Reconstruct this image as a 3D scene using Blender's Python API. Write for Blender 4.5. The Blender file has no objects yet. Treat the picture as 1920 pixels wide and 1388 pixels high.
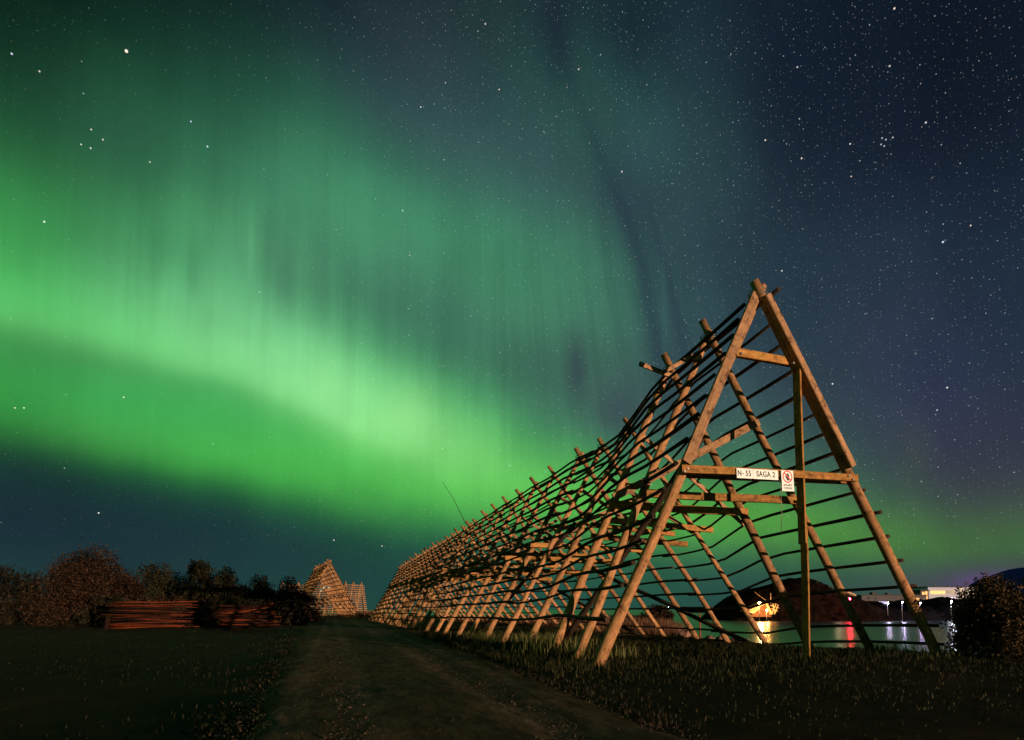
import bpy, bmesh, math, random
import numpy as np
from mathutils import Vector, Matrix, noise as mnoise

random.seed(7); np.random.seed(7)
SC = bpy.context.scene
COL = SC.collection
PI = math.pi

# ------------------------------------------------------------------ camera
F = 1100.0                       # focal length in photo pixels (1920 wide)
TH = math.radians(3.5)           # pitch
EYE = 1.0
CY = 1143 - F * math.tan(TH)
cam = bpy.data.cameras.new('camera'); camo = bpy.data.objects.new('camera', cam); COL.objects.link(camo)
camo.location = (0, 0, EYE); camo.rotation_euler = (PI / 2 + TH, 0, 0)
cam.sensor_width = 36; cam.lens = 36 * F / 1920; cam.shift_y = (CY - 694) / 1920
cam.clip_end = 9000; cam.clip_start = 0.05
SC.camera = camo

def ray(px, py):
    x = (px - 960) / F; y = (CY - py) / F
    return Vector((x, math.cos(TH) - y * math.sin(TH), math.sin(TH) + y * math.cos(TH)))
def at(px, py, Y):
    d = ray(px, py); k = Y / d.y
    return Vector((d.x * k, Y, EYE + d.z * k))
def gnd(px, py, z=0.0):
    d = ray(px, py); k = (z - EYE) / d.z
    return Vector((d.x * k, d.y * k, z))

# rack axis
AXA = math.atan2(400, 1100)
AX = Vector((-math.sin(AXA), math.cos(AXA), 0)); NN = Vector((math.cos(AXA), math.sin(AXA), 0)); UP = Vector((0, 0, 1))
A0 = Vector((5.0355, 11.6663, 0))
def W(s, w, z): return A0 + AX * s + NN * w + UP * z
def FP(px, py, s):
    d = ray(px, py); p0 = A0 + AX * s
    k = p0.dot(AX) / d.dot(AX)
    return Vector((0, 0, EYE)) + d * k
def sw(x, y):
    dx, dy = x - A0.x, y - A0.y
    return dx * AX.x + dy * AX.y, dx * NN.x + dy * NN.y

# ------------------------------------------------------------------ tagging
def tag(o, label, cat, group=None, kind=None):
    if label: o['label'] = label
    if cat: o['category'] = cat
    if group: o['group'] = group
    if kind: o['kind'] = kind
    return o
def thing(name, loc, label, cat, group=None, rz=0):
    o = bpy.data.objects.new(name, None); COL.objects.link(o)
    o.empty_display_size = 0.3
    o.location = loc; o.rotation_euler = (0, 0, rz)
    return tag(o, label, cat, group)
def link(name, me, mat=None, parent=None):
    o = bpy.data.objects.new(name, me); COL.objects.link(o)
    if mat is not None: me.materials.append(mat)
    if parent is not None:
        o.parent = parent
        o.matrix_parent_inverse = Matrix.Translation(-Vector(parent.location)) if parent.rotation_euler[2] == 0 else Matrix()
    return o

# ------------------------------------------------------------------ mesh collector
class MB:
    def __init__(s): s.v = []; s.f = []; s.uv = []; s.sm = []
    def quad(s, pts, uvs=None, smooth=False):
        b = len(s.v); s.v += [tuple(p) for p in pts]
        s.f.append(tuple(range(b, b + len(pts)))); s.uv += uvs or [(p[0], p[1]) for p in pts]; s.sm.append(smooth)
    def tube(s, pts, radii, n=9, caps=True, wob=0.0, phase=None):
        pts = [Vector(p) for p in pts]; m = len(pts)
        if not hasattr(radii, '__len__'): radii = [radii] * m
        L = 0; rings = []; us = []
        t0 = (pts[1] - pts[0]).normalized()
        ref = UP if abs(t0.z) < 0.8 else Vector((1, 0, 0))
        ph = random.random() * 10 if phase is None else phase
        for i, p in enumerate(pts):
            a = pts[max(0, i - 1)]; b = pts[min(m - 1, i + 1)]
            t = (b - a).normalized(); x = t.cross(ref).normalized(); y = x.cross(t)
            if i: L += (p - pts[i - 1]).length
            us.append(L); r = []
            for k in range(n):
                an = 2 * PI * k / n
                rr = radii[i] * (1 + wob * mnoise.noise(Vector((math.cos(an) * 0.8 + ph, math.sin(an) * 0.8, L * 0.8 + ph))))
                r.append(p + (x * math.cos(an) + y * math.sin(an)) * rr)
            rings.append(r)
        b = len(s.v)
        for r in rings: s.v += [tuple(q) for q in r]
        for i in range(m - 1):
            for k in range(n):
                k2 = (k + 1) % n
                s.f.append((b + i * n + k, b + i * n + k2, b + (i + 1) * n + k2, b + (i + 1) * n + k)); s.sm.append(True)
                v0 = k / n; v1 = (k + 1) / n
                s.uv += [(us[i] + ph, v0), (us[i] + ph, v1), (us[i + 1] + ph, v1), (us[i + 1] + ph, v0)]
        if caps:
            s.f.append(tuple(b + k for k in reversed(range(n)))); s.sm.append(False); s.uv += [(ph + 3, 0.5)] * n
            s.f.append(tuple(b + (m - 1) * n + k for k in range(n))); s.sm.append(False); s.uv += [(ph + 4, 0.5)] * n
    def beam(s, p0, p1, w, h, side, seg=6, wob=0.0):
        """box beam from p0 to p1; w along 'side' direction, h along the third axis"""
        p0 = Vector(p0); p1 = Vector(p1); t = (p1 - p0).normalized()
        x = (Vector(side) - t * Vector(side).dot(t)).normalized(); y = t.cross(x)
        L = (p1 - p0).length; ph = random.random() * 20; c = min(w, h) * 0.1
        prof = [(-w/2+c, -h/2), (w/2-c, -h/2), (w/2, -h/2+c), (w/2, h/2-c), (w/2-c, h/2), (-w/2+c, h/2), (-w/2, h/2-c), (-w/2, -h/2+c)]
        n = 8; b = len(s.v)
        for i in range(seg + 1):
            q = i / seg
            o = (x * mnoise.noise(Vector((q * L * 0.4, ph, 0))) + y * mnoise.noise(Vector((q * L * 0.4, ph, 5)))) * wob
            for (a, d) in prof:
                jj = 1 + 0.03 * mnoise.noise(Vector((q * L * 2, a * 20, ph + d * 20)))
                s.v.append(tuple(p0 + t * (L * q) + o + x * a * jj + y * d * jj))
        vv = [0, .2, .22, .45, .47, .7, .72, .95, .97]
        for i in range(seg):
            for k in range(n):
                k2 = (k + 1) % n
                s.f.append((b + i*n + k, b + i*n + k2, b + (i+1)*n + k2, b + (i+1)*n + k)); s.sm.append(False)
                u0 = L * i / seg + ph; u1 = L * (i+1) / seg + ph
                s.uv += [(u0, vv[k]), (u0, vv[k+1]), (u1, vv[k+1]), (u1, vv[k])]
        s.f.append(tuple(b + k for k in reversed(range(n)))); s.sm.append(False); s.uv += [(ph, .5)] * n
        s.f.append(tuple(b + seg*n + k for k in range(n))); s.sm.append(False); s.uv += [(ph, .5)] * n
    def box(s, x0, y0, z0, x1, y1, z1, M=None):
        P = [Vector((x, y, z)) for z in (z0, z1) for y in (y0, y1) for x in (x0, x1)]
        if M is not None: P = [M @ p for p in P]
        b = len(s.v); s.v += [tuple(p) for p in P]
        for f in ((0, 2, 3, 1), (4, 5, 7, 6), (0, 1, 5, 4), (2, 6, 7, 3), (0, 4, 6, 2), (1, 3, 7, 5)):
            s.f.append(tuple(b + i for i in f)); s.sm.append(False); s.uv += [(P[i].x, P[i].z) for i in f]
    def prism(s, poly, thick):
        """poly: list of 3D points (planar); thick: Vector extrusion"""
        n = len(poly); b = len(s.v); thick = Vector(thick)
        s.v += [tuple(p) for p in poly] + [tuple(Vector(p) + thick) for p in poly]
        s.f.append(tuple(b + i for i in range(n))); s.sm.append(False); s.uv += [(p[0], p[2]) for p in poly]
        s.f.append(tuple(b + n + i for i in reversed(range(n)))); s.sm.append(False); s.uv += [(p[0], p[2]) for p in reversed(poly)]
        for i in range(n):
            j = (i + 1) % n
            s.f.append((b + i, b + n + i, b + n + j, b + j)); s.sm.append(False); s.uv += [(0, 0), (0, 1), (1, 1), (1, 0)]
    def mesh(s, name):
        me = bpy.data.meshes.new(name); me.from_pydata(s.v, [], s.f)
        uvl = me.uv_layers.new(name='UVMap')
        uvl.data.foreach_set('uv', np.array(s.uv, dtype=np.float32).ravel())
        me.polygons.foreach_set('use_smooth', np.array(s.sm, dtype=bool))
        me.update()
        return me
    def build(s, name, mat, parent=None): 
        me = s.mesh(name)
        bm = bmesh.new(); bm.from_mesh(me); bmesh.ops.recalc_face_normals(bm, faces=bm.faces); bm.to_mesh(me); bm.free()
        return link(name, me, mat, parent)

def np_mesh(name, verts, faces_n, idx, mat, parent=None, smooth=False):
    """faces_n: vertices per face (constant)"""
    me = bpy.data.meshes.new(name); nv = len(verts); nf = len(idx) // faces_n
    me.vertices.add(nv); me.vertices.foreach_set('co', np.asarray(verts, dtype=np.float32).ravel())
    me.loops.add(len(idx)); me.loops.foreach_set('vertex_index', np.asarray(idx, dtype=np.int32))
    me.polygons.add(nf); me.polygons.foreach_set('loop_start', np.arange(nf, dtype=np.int32) * faces_n)
    me.polygons.foreach_set('loop_total', np.full(nf, faces_n, dtype=np.int32))
    if smooth: me.polygons.foreach_set('use_smooth', np.ones(nf, dtype=bool))
    me.update(calc_edges=True); me.validate()
    return link(name, me, mat, parent)

# ------------------------------------------------------------------ materials
def new_mat(name):
    m = bpy.data.materials.new(name); m.use_nodes = True
    nt = m.node_tree; b = nt.nodes['Principled BSDF']
    return m, nt, b
def ramp(nt, fac, stops, interp='LINEAR'):
    r = nt.nodes.new('ShaderNodeValToRGB'); r.color_ramp.interpolation = interp
    el = r.color_ramp.elements
    while len(el) < len(stops): el.new(0.5)
    for e, (p, c) in zip(el, stops): e.position = p; e.color = (*c, 1)
    if fac is not None: nt.links.new(fac, r.inputs[0])
    return r.outputs[0]
def mapping(nt, src, scale, loc=(0, 0, 0)):
    m = nt.nodes.new('ShaderNodeMapping'); m.inputs['Scale'].default_value = scale; m.inputs['Location'].default_value = loc
    nt.links.new(src, m.inputs['Vector']); return m.outputs[0]
def noise(nt, vec, scale, detail=4, rough=.6):
    n = nt.nodes.new('ShaderNodeTexNoise'); n.inputs['Scale'].default_value = scale
    n.inputs['Detail'].default_value = detail; n.inputs['Roughness'].default_value = rough
    if vec is not None: nt.links.new(vec, n.inputs['Vector'])
    return n.outputs['Fac']
def mixc(nt, fac, a, b, mode='MIX'):
    m = nt.nodes.new('ShaderNodeMix'); m.data_type = 'RGBA'; m.blend_type = mode
    for s, v in ((m.inputs[0], fac), (m.inputs[6], a), (m.inputs[7], b)):
        if isinstance(v, (int, float)): s.default_value = v
        elif isinstance(v, tuple): s.default_value = (*v, 1)
        else: nt.links.new(v, s)
    return m.outputs[2]
def bump(nt, b, h, strength, dist):
    n = nt.nodes.new('ShaderNodeBump'); n.inputs['Strength'].default_value = strength; n.inputs['Distance'].default_value = dist
    nt.links.new(h, n.inputs['Height']); nt.links.new(n.outputs[0], b.inputs['Normal'])

def wood(name, cols, rough=.8, moss=0.0, vmin=.72, vmax=1.18, vpow=1.0):
    m, nt, b = new_mat(name)
    tc = nt.nodes.new('ShaderNodeTexCoord').outputs['UV']
    oi = nt.nodes.new('ShaderNodeObjectInfo').outputs['Random']
    grain = noise(nt, mapping(nt, tc, (1.6, 14, 1)), 3.0, 6, .7)
    big = noise(nt, mapping(nt, tc, (1.3, 3, 1), (3, 1, 0)), 1.6, 3, .6)
    c = ramp(nt, grain, [(.25, cols[0]), (.5, cols[1]), (.75, cols[2])])
    c = mixc(nt, ramp(nt, big, [(.42, (0, 0, 0)), (.66, (1, 1, 1))]), c, mixc(nt, .5, c, cols[3]))
    streak = noise(nt, mapping(nt, tc, (.7, 26, 1), (5, 0, 0)), 1.7, 5, .75)
    c = mixc(nt, .85, c, ramp(nt, streak, [(.34, (.22, .16, .12)), (.47, (.85, .8, .75)), (.62, (1.15, 1.12, 1.1))]), 'MULTIPLY')
    blot = noise(nt, mapping(nt, tc, (3.2, 2.2, 1), (1, 7, 0)), 1.4, 6, .75)
    c = mixc(nt, .9, c, ramp(nt, blot, [(.37, (.24, .17, .12)), (.47, (.92, .86, .8)), (.66, (1.38, 1.26, 1.15))]), 'MULTIPLY')
    if moss: c = mixc(nt, ramp(nt, noise(nt, mapping(nt, tc, (.9, 1.5, 1), (9, 2, 0)), 2.2, 4), [(.55, (0, 0, 0)), (.72, (moss,) * 3)]), c, (.10, .085, .02))
    v = nt.nodes.new('ShaderNodeMapRange'); pw = nt.nodes.new('ShaderNodeMath'); pw.operation = 'POWER'; nt.links.new(oi, pw.inputs[0]); pw.inputs[1].default_value = vpow; nt.links.new(pw.outputs[0], v.inputs[0]); v.inputs[3].default_value = vmin; v.inputs[4].default_value = vmax
    h = nt.nodes.new('ShaderNodeHueSaturation'); nt.links.new(c, h.inputs['Color']); nt.links.new(v.outputs[0], h.inputs['Value'])
    knots = nt.nodes.new('ShaderNodeTexVoronoi'); knots.inputs['Scale'].default_value = 2.2
    nt.links.new(mapping(nt, tc, (1, 2.5, 1)), knots.inputs['Vector'])
    kk = ramp(nt, knots.outputs['Distance'], [(.04, (.25, .2, .15)), (.12, (1, 1, 1))])
    c2 = mixc(nt, 1.0, h.outputs[0], kk, 'MULTIPLY')
    nt.links.new(c2, b.inputs['Base Color']); b.inputs['Roughness'].default_value = rough
    b.inputs['Specular IOR Level'].default_value = .25
    bump(nt, b, grain, .6, .012)
    return m
M = {}
M['pole'] = wood('pole_wood', [(.14, .064, .028), (.37, .215, .105), (.56, .36, .21), (.50, .26, .16)], moss=.7)
M['beam'] = wood('sawn_wood', [(.13, .06, .016), (.38, .215, .06), (.52, .31, .11), (.36, .15, .08)], moss=.6)
M['board'] = wood('bare_board', [(.2, .11, .06), (.36, .23, .14), (.46, .32, .22), (.42, .25, .18)])
M['rail'] = wood('old_rail_wood', [(.012, .009, .007), (.035, .025, .018), (.07, .05, .035), (.05, .03, .02)])
M['stackwood_redlit'] = wood('stacked_wood_red_glow', [(.012, .003, .002), (.07, .014, .005), (.42, .085, .025), (.012, .004, .002)], vmin=.0, vmax=2.5, vpow=2.4)  # red light falling on the stacks is painted into this wood colour

def plain(name, col, rough=.7, var=.25, scale=3.0, metal=0, spec=.3):
    m, nt, b = new_mat(name)
    tc = nt.nodes.new('ShaderNodeTexCoord').outputs['Object']
    n = noise(nt, tc, scale, 5)
    c = ramp(nt, n, [(.3, tuple(x * (1 - var) for x in col)), (.7, tuple(min(1, x * (1 + var)) for x in col))])
    nt.links.new(c, b.inputs['Base Color']); b.inputs['Roughness'].default_value = rough; b.inputs['Metallic'].default_value = metal
    b.inputs['Specular IOR Level'].default_value = spec
    return m
def emis(name, col, s):
    m, nt, b = new_mat(name)
    b.inputs['Base Color'].default_value = (*col, 1); b.inputs['Emission Color'].default_value = (*col, 1)
    b.inputs['Emission Strength'].default_value = s
    return m
def leafmat(name, a, c, d):
    m, nt, b = new_mat(name)
    g = nt.nodes.new('ShaderNodeNewGeometry').outputs['Random Per Island']
    nt.links.new(ramp(nt, g, [(0, a), (.5, c), (1, d)]), b.inputs['Base Color'])
    b.inputs['Roughness'].default_value = .7; b.inputs['Specular IOR Level'].default_value = .15
    return m
M['sign'] = plain('sign_white', (.78, .86, .99), .45, .06, 6)
M['black'] = plain('sign_black', (.01, .01, .012), .5, .1)
M['red'] = plain('sign_red', (.75, .02, .04), .5, .05)
M['metal'] = plain('grey_metal', (.2, .2, .2), .5, .2, 8, .6)
M['bark'] = plain('bark', (.045, .03, .02), .9, .4, 6)

# ------------------------------------------------------------------ terrain
def sst(a, b, x):
    t = np.clip((x - a) / (b - a), 0, 1); return t * t * (3 - 2 * t)
def nz(x, y, f, seed=0):
    return mnoise.noise(Vector((x * f + seed, y * f - seed, seed * 1.7)))
def bank_edge(s):
    e = 5.3
    if s > 9: e += (s - 9) * .62
    if s < -.4: e += (-.4 - s) * 1.3
    return e
SUNAZ = math.radians(42)                     # sun azimuth right of straight back
def gz(x, y):
    s, w = sw(x, y)
    z = .022 * nz(x, y, .35, 3) + .008 * nz(x, y, 1.1, 9) + .004 * nz(x, y, 3.1, 4)
    # hump by the third and fourth left feet, dip on the right side
    z += .16 * math.exp(-((s - 3.6) / 1.6) ** 2 - ((w + 3.0) / 1.3) ** 2)
    z -= .30 * float(sst(2.6, 5.0, w)) * float(sst(2.0, 5.0, s)) * (1 - float(sst(13, 20, s)))
    e = bank_edge(s) + .3 * nz(x, y, .35, 21)
    b = float(sst(e - .2, e + 4.2, w))
    z = z * (1 - b) - 3.6 * b
    # far shore of the point beyond the racks
    f = float(sst(104, 120, y)); z = z * (1 - f) - 3.6 * f
    return z
NG = 300
def warp(u, c, near, far): return c + near * u + far * np.sign(u) * np.abs(u) ** 3.2
us = np.linspace(-1, 1, NG)
gx = warp(us, 2.0, 22, 280); gy = warp(us, 10.0, 24, 300)
V = np.array([(x, y, gz(x, y)) for y in gy for x in gx])
I = []
for j in range(NG - 1):
    for i in range(NG - 1):
        a = j * NG + i; I += [a, a + 1, a + NG + 1, a + NG]
m, nt, b = new_mat('ground_soil')
tc = nt.nodes.new('ShaderNodeTexCoord').outputs['Object']
n1 = noise(nt, tc, 1.2, 8, .65); n2 = noise(nt, tc, .35, 4)
c = ramp(nt, n1, [(.3, (.009, .006, .003)), (.55, (.028, .019, .009)), (.75, (.07, .040, .023))])
c = mixc(nt, ramp(nt, n2, [(.4, (0, 0, 0)), (.6, (1, 1, 1))]), c, mixc(nt, .6, c, (.010, .013, .004)))
nt.links.new(c, b.inputs['Base Color']); b.inputs['Roughness'].default_value = .95; b.inputs['Specular IOR Level'].default_value = .1
bump(nt, b, noise(nt, tc, 9, 8, .7), .8, .06)
M['ground'] = m
g = np_mesh('ground', V, 4, I, m, smooth=True); tag(g, None, None, kind='structure')

# dirt track
def tw(y): return 1.62 + .035 * y if y < 40 else 3.02
def tcx(y): return 1.03 - .307 * y
rows = np.concatenate([np.linspace(-8, 20, 190), np.linspace(20.4, 98, 140)])
cols_ = np.linspace(-1, 1, 41); V = []; I = []
for y in rows:
    for k in cols_:
        ed = 1 + .07 * mnoise.noise(Vector((y * .5, k * 2, 4))) + .07 * mnoise.noise(Vector((y * 2.6, k * 3, 1)))
        x = tcx(y) + k * tw(y) * ed
        edge = min(1.0, (1 - abs(k)) / .12)
        rut = -.010 * (math.exp(-((k - .45) / .14) ** 2) + math.exp(-((k + .45) / .14) ** 2)) + .012 * math.exp(-((abs(k) - .93) / .05) ** 2)
        V.append((x, y, gz(x, y) + .012 * edge - .02 * (1 - edge) + rut * edge + .03 * edge + .003 * mnoise.noise(Vector((x * 5, y * 5, 0)))))
nc = len(cols_)
for j in range(len(rows) - 1):
    for i in range(nc - 1): a = j * nc + i; I += [a, a + 1, a + nc + 1, a + nc]
m, nt, b = new_mat('track_dirt')
tc = nt.nodes.new('ShaderNodeTexCoord').outputs['Object']
trk = mapping(nt, tc, (1, 1, 1)); trk.node.inputs['Rotation'].default_value = (0, 0, -math.atan(.307))
n1 = noise(nt, mapping(nt, trk, (1, .30, 1)), 7.0, 10, .8); n2 = noise(nt, mapping(nt, tc, (1.6, .35, 1)), 1.1, 6)
c = ramp(nt, n1, [(.32, (.035, .024, .018)), (.48, (.13, .084, .062)), (.66, (.34, .22, .165))])
c = mixc(nt, ramp(nt, n2, [(.42, (0, 0, 0)), (.62, (1, 1, 1))]), c, mixc(nt, .45, c, (.05, .033, .018)))
# two worn wheel lines along the track
sp_ = nt.nodes.new('ShaderNodeSeparateXYZ'); nt.links.new(tc, sp_.inputs[0])
def mth(op, a, b_):
    n_ = nt.nodes.new('ShaderNodeMath'); n_.operation = op
    for i_, v_ in enumerate((a, b_)):
        if v_ is None: continue
        if isinstance(v_, (int, float)): n_.inputs[i_].default_value = v_
        else: nt.links.new(v_, n_.inputs[i_])
    return n_.outputs[0]
lat = mth('ADD', mth('ADD', sp_.outputs[0], mth('MULTIPLY', sp_.outputs[1], .307)), -1.03)
lat = mth('ADD', mth('MULTIPLY', mth('ABSOLUTE', lat, None), .45), mth('MULTIPLY', mth('ADD', n2, -.5), .25))
c = mixc(nt, 1.0, c, ramp(nt, lat, [(0, (.62, .66, .55)), (.20, (.7, .72, .62)), (.30, (1.35, 1.3, 1.3)), (.40, (.95, .92, .9)), (.52, (.66, .68, .58)), (.64, (1.2, 1.15, 1.15)), (.74, (.5, .55, .4))]), 'MULTIPLY')
nt.links.new(c, b.inputs['Base Color']); b.inputs['Roughness'].default_value = .95; b.inputs['Specular IOR Level'].default_value = .1
bump(nt, b, noise(nt, tc, 26, 8, .8), 1.0, .035)
t = np_mesh('dirt_track', V, 4, I, m, smooth=True); tag(t, None, None, kind='structure')

# water
WZ = -2.5
m, nt, b = new_mat('sea_water')
tc = nt.nodes.new('ShaderNodeTexCoord').outputs['Object']
b.inputs['Base Color'].default_value = (.006, .014, .012, 1); b.inputs['Roughness'].default_value = .24
b.inputs['IOR'].default_value = 1.33
b.inputs['Specular IOR Level'].default_value = .6
bump(nt, b, noise(nt, mapping(nt, tc, (1, 1.6, 1)), 1.3, 3, .5), .25, .06)
M['water'] = m
wm = MB(); R = 4500
wm.quad([(-R, -300, WZ), (R, -300, WZ), (R, R, WZ), (-R, R, WZ)])
tag(wm.build('water', m), None, None, kind='structure')

# ------------------------------------------------------------------ drying racks
def lerp(a, b, t): return a + (b - a) * t
class Rack:
    """frames: list of dict(s, L, R, A) feet and apex points in world space"""
    def __init__(self, frames, axis): self.fr = frames; self.ax = axis
    def leg_pt(self, i, side, t):
        f = self.fr[i]; return f[side].lerp(f['A'], t)
    def at_s(self, s, side, t):
        fr = self.fr
        if s <= fr[0]['s']: i, q = 0, (s - fr[0]['s']) / (fr[1]['s'] - fr[0]['s'])
        else:
            i = max(k for k in range(len(fr)) if fr[k]['s'] <= s); i = min(i, len(fr) - 2)
            q = (s - fr[i]['s']) / (fr[i + 1]['s'] - fr[i]['s'])
        return self.leg_pt(i, side, t).lerp(self.leg_pt(i + 1, side, t), q)

def leg_tube(foot, top, r0, r1, n=10, below=.35, wob=.2, bend=.055, seg=11):
    d = (top - foot).normalized(); p0 = foot - d * below
    ph = random.random() * 50; side = d.cross(UP).normalized()
    pts = []; rad = []
    for i in range(seg + 1):
        q = i / seg; p = p0.lerp(top, q)
        p = p + side * bend * math.sin(PI * q) * mnoise.noise(Vector((ph, q * 2, 0))) * 2 + d.cross(side) * bend * math.sin(PI * q) * mnoise.noise(Vector((ph, 3, q * 2)))
        pts.append(p); rad.append(lerp(r0, r1, q))
    mb = MB(); mb.tube(pts, rad, n, True, wob); return mb

def make_legs(root, rk, i, r0=.105, r1=.075, tipL=.22, tipR=.42, off=.085, n=10, seg=9):
    f = rk.fr[i]
    for side, tip, o in (('L', tipL, off), ('R', tipR, -off)):
        foot = f[side] + rk.ax * o * .3; ap = f['A'] + rk.ax * o
        top = ap + (ap - foot).normalized() * tip * random.uniform(.75, 1.25)
        k = random.uniform(.9, 1.1)
        leg_tube(foot, top, r0 * k, r1 * k, n, seg=seg).build('leg', M['pole'], root)

def rail(root, rk, side, t, s0, s1, r, step=.8, mat='rail', offr=.17, n=7, jit=.008):
    """one pole nailed on the outside of the legs"""
    pts = []; rad = []; k = max(2, int(abs(s1 - s0) / step)); ph = random.random() * 99
    for i in range(k + 1):
        s = lerp(s0, s1, i / k)
        p = rk.at_s(s, side, t); f0 = rk.at_s(s, side, 0); f1 = rk.at_s(s, side, 1)
        d = (f1 - f0).normalized(); out = d.cross(rk.ax)
        if out.z < 0: out = -out
        p = p + out * offr + d * (jit * 2.2 * mnoise.noise(Vector((s * .35, ph, 0)))) + out * jit * mnoise.noise(Vector((s * .5, ph, 7)))
        pts.append(p); rad.append(r * lerp(1.12, .82, i / k))
    mb = MB(); mb.tube(pts, rad, n, True, .22); mb.build('rail', M[mat], root)

# ---- front rack
fs = [0, 1.54, 3.05, 5.0, 6.6, 8.15, 10.1, 11.9, 13.7, 15.3, 16.9, 18.5, 20.3]
apz = [7.42, 7.2, 7.02, 6.10, 5.98, 6.04, 5.84, 5.84, 5.73, 5.72, 5.62, 5.6, 5.5]
lw = {0: -3.76, 1: -3.4, 2: -3.22, 3: -3.15, 4: -3.27, 5: -3.31}
rw = {0: 4.90, 1: 4.69, 2: 4.34, 3: 4.85, 4: 4.74, 5: 4.72, 6: 4.74, 7: 4.95}
frames = []
for i, s in enumerate(fs):
    w0 = lw.get(i, -3.25 + random.uniform(-.08, .08)); w1 = rw.get(i, 4.75 + random.uniform(-.12, .12))
    Lp = W(s, w0, 0); Rp = W(s, w1, 0); Lp.z = gz(Lp.x, Lp.y); Rp.z = gz(Rp.x, Rp.y)
    if i > 2: Lp += AX * random.uniform(-.15, .15)
    frames.append(dict(s=s, L=Lp, R=Rp, A=W(s, random.uniform(-.05, .05) if i > 2 else 0, apz[i])))
rack = Rack(frames, AX)
f0 = frames[0]
root = thing('drying_rack', W(0, .5, 0), 'long wooden fish drying rack with tall open front frame and white signs', 'drying rack', 'fish drying racks')
# front frame
leg_tube(FP(1120, 1248, .06), FP(1430, 537, .1), .110, .08, 14, wob=.12).build('leg', M['pole'], root)
leg_tube(FP(1762, 1237, -.02), FP(1413, 527, -.1), .112, .09, 14, wob=.12, bend=.01).build('leg', M['pole'], root)
mb = MB(); mb.beam(FP(1286, 868, -.13), FP(1417, 552, -.06), .205, .07, NN, 8, .015); mb.build('leg_board', M['board'], root)
mb = MB(); mb.beam(FP(1434, 556, -.16), FP(1594, 876, -.16), .15, .22, NN, 8, .01); mb.build('leg_board', M['board'], root)
mb = MB(); mb.beam(FP(1276, 880, -.16), FP(1606, 896, -.16), .10, .15, AX, 8, .02); mb.build('crossbeam', M['beam'], root)
mb = MB(); mb.beam(FP(1284, 889, .26), FP(1598, 902, .26), .12, .14, AX, 8, .02); mb.build('crossbeam', M['beam'], root)
mb = MB(); mb.beam(FP(1376, 661, -.02), FP(1500, 684, -.02), .11, .17, AX, 6, .02); mb.build('crossbeam', M['beam'], root)
mb = MB(); mb.beam(FP(1494, 690, -.12), FP(1505, 1020, -.12), .045, .19, NN, 6, .02); mb.build('post', M['beam'], root)
mb = MB(); mb.beam(FP(1507, 985, .03), FP(1513, 1235, .03), .042, .17, NN, 6, .02); mb.build('post', M['beam'], root)
mb = MB(); mb.beam(FP(1150, 933, 1.35), FP(1423, 792, 1.20), .05, .16, AX, 6, .015); mb.build('brace', M['board'], root)
mb = MB(); mb.beam(FP(1262, 706, 2.55), FP(1199, 682, 2.55), .05, .11, AX, 3, .01); mb.build('brace', M['board'], root)
mb = MB(); mb.beam(FP(1240, 700, 1.75), FP(1320, 655, 1.75), .05, .09, AX, 3, .01); mb.build('brace', M['board'], root)
for i in range(1, len(fs)):
    make_legs(root, rack, i, r0=.102 if i < 3 else .090, r1=.078 if i < 3 else .068, n=12 if i < 6 else 9)
xb = {1: [((1203, 924), (1495, 940), .17)], 2: [((1143, 946), (1400, 961), .19)], 3: [((1128, 975), (1336, 994), .16)],
      4: [((1108, 985), (1264, 1001), .15), ((1109, 1005), (1288, 1021), .17)]}
bhs = [0, 0, 0, 0, 0, 3.02, 2.80, 3.14, 2.62, 2.98, 2.48, 2.80, 2.56]
for i in range(1, len(fs)):
    s = fs[i]; f = frames[i]; z = bhs[i] or 3.4
    tL = (z - f['L'].z) / (f['A'].z - f['L'].z); tR = (z - f['R'].z) / (f['A'].z - f['R'].z)
    o = -AX * .175
    if i in xb:
        for j, (p, q, hgt) in enumerate(xb[i]):
            sj = s - .175 if j == 0 else s + .175
            mb = MB(); mb.beam(FP(*p, sj), FP(*q, sj), .09, hgt, AX, 8, .03); mb.build('crossbeam', M['beam'], root)
    else:
        a = f['L'].lerp(f['A'], tL) - NN * .28; b_ = f['R'].lerp(f['A'], tR) + NN * .22
        a.z += random.uniform(-.05, .03)
        mb = MB(); mb.beam(a + o, b_ + o, .09, .15, AX, 8, .03); mb.build('crossbeam', M['beam'], root)
        if i in (6, 8):
            mb = MB(); mb.beam(a - o + UP * .05, b_ - o - UP * .04, .09, .15, AX, 8, .03); mb.build('crossbeam', M['beam'], root)
    if i >= 2:
        p0 = f['L'].lerp(f['A'], random.uniform(.72, .80)); p1 = f['R'].lerp(f['A'], tR - .02) + NN * .1
        mb = MB(); mb.beam(p0 + AX * .16, p1 + AX * .16, .04, .11, AX, 5, .02); mb.build('brace', M['board'], root)
        if i not in (2, 5):
            p0 = f['L'].lerp(f['A'], tL - .01) - NN * .1; p1 = f['R'].lerp(f['A'], random.uniform(.72, .80))
            mb = MB(); mb.beam(p0 + AX * .21, p1 + AX * .21, .04, .11, AX, 5, .02); mb.build('brace', M['board'], root)
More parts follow.
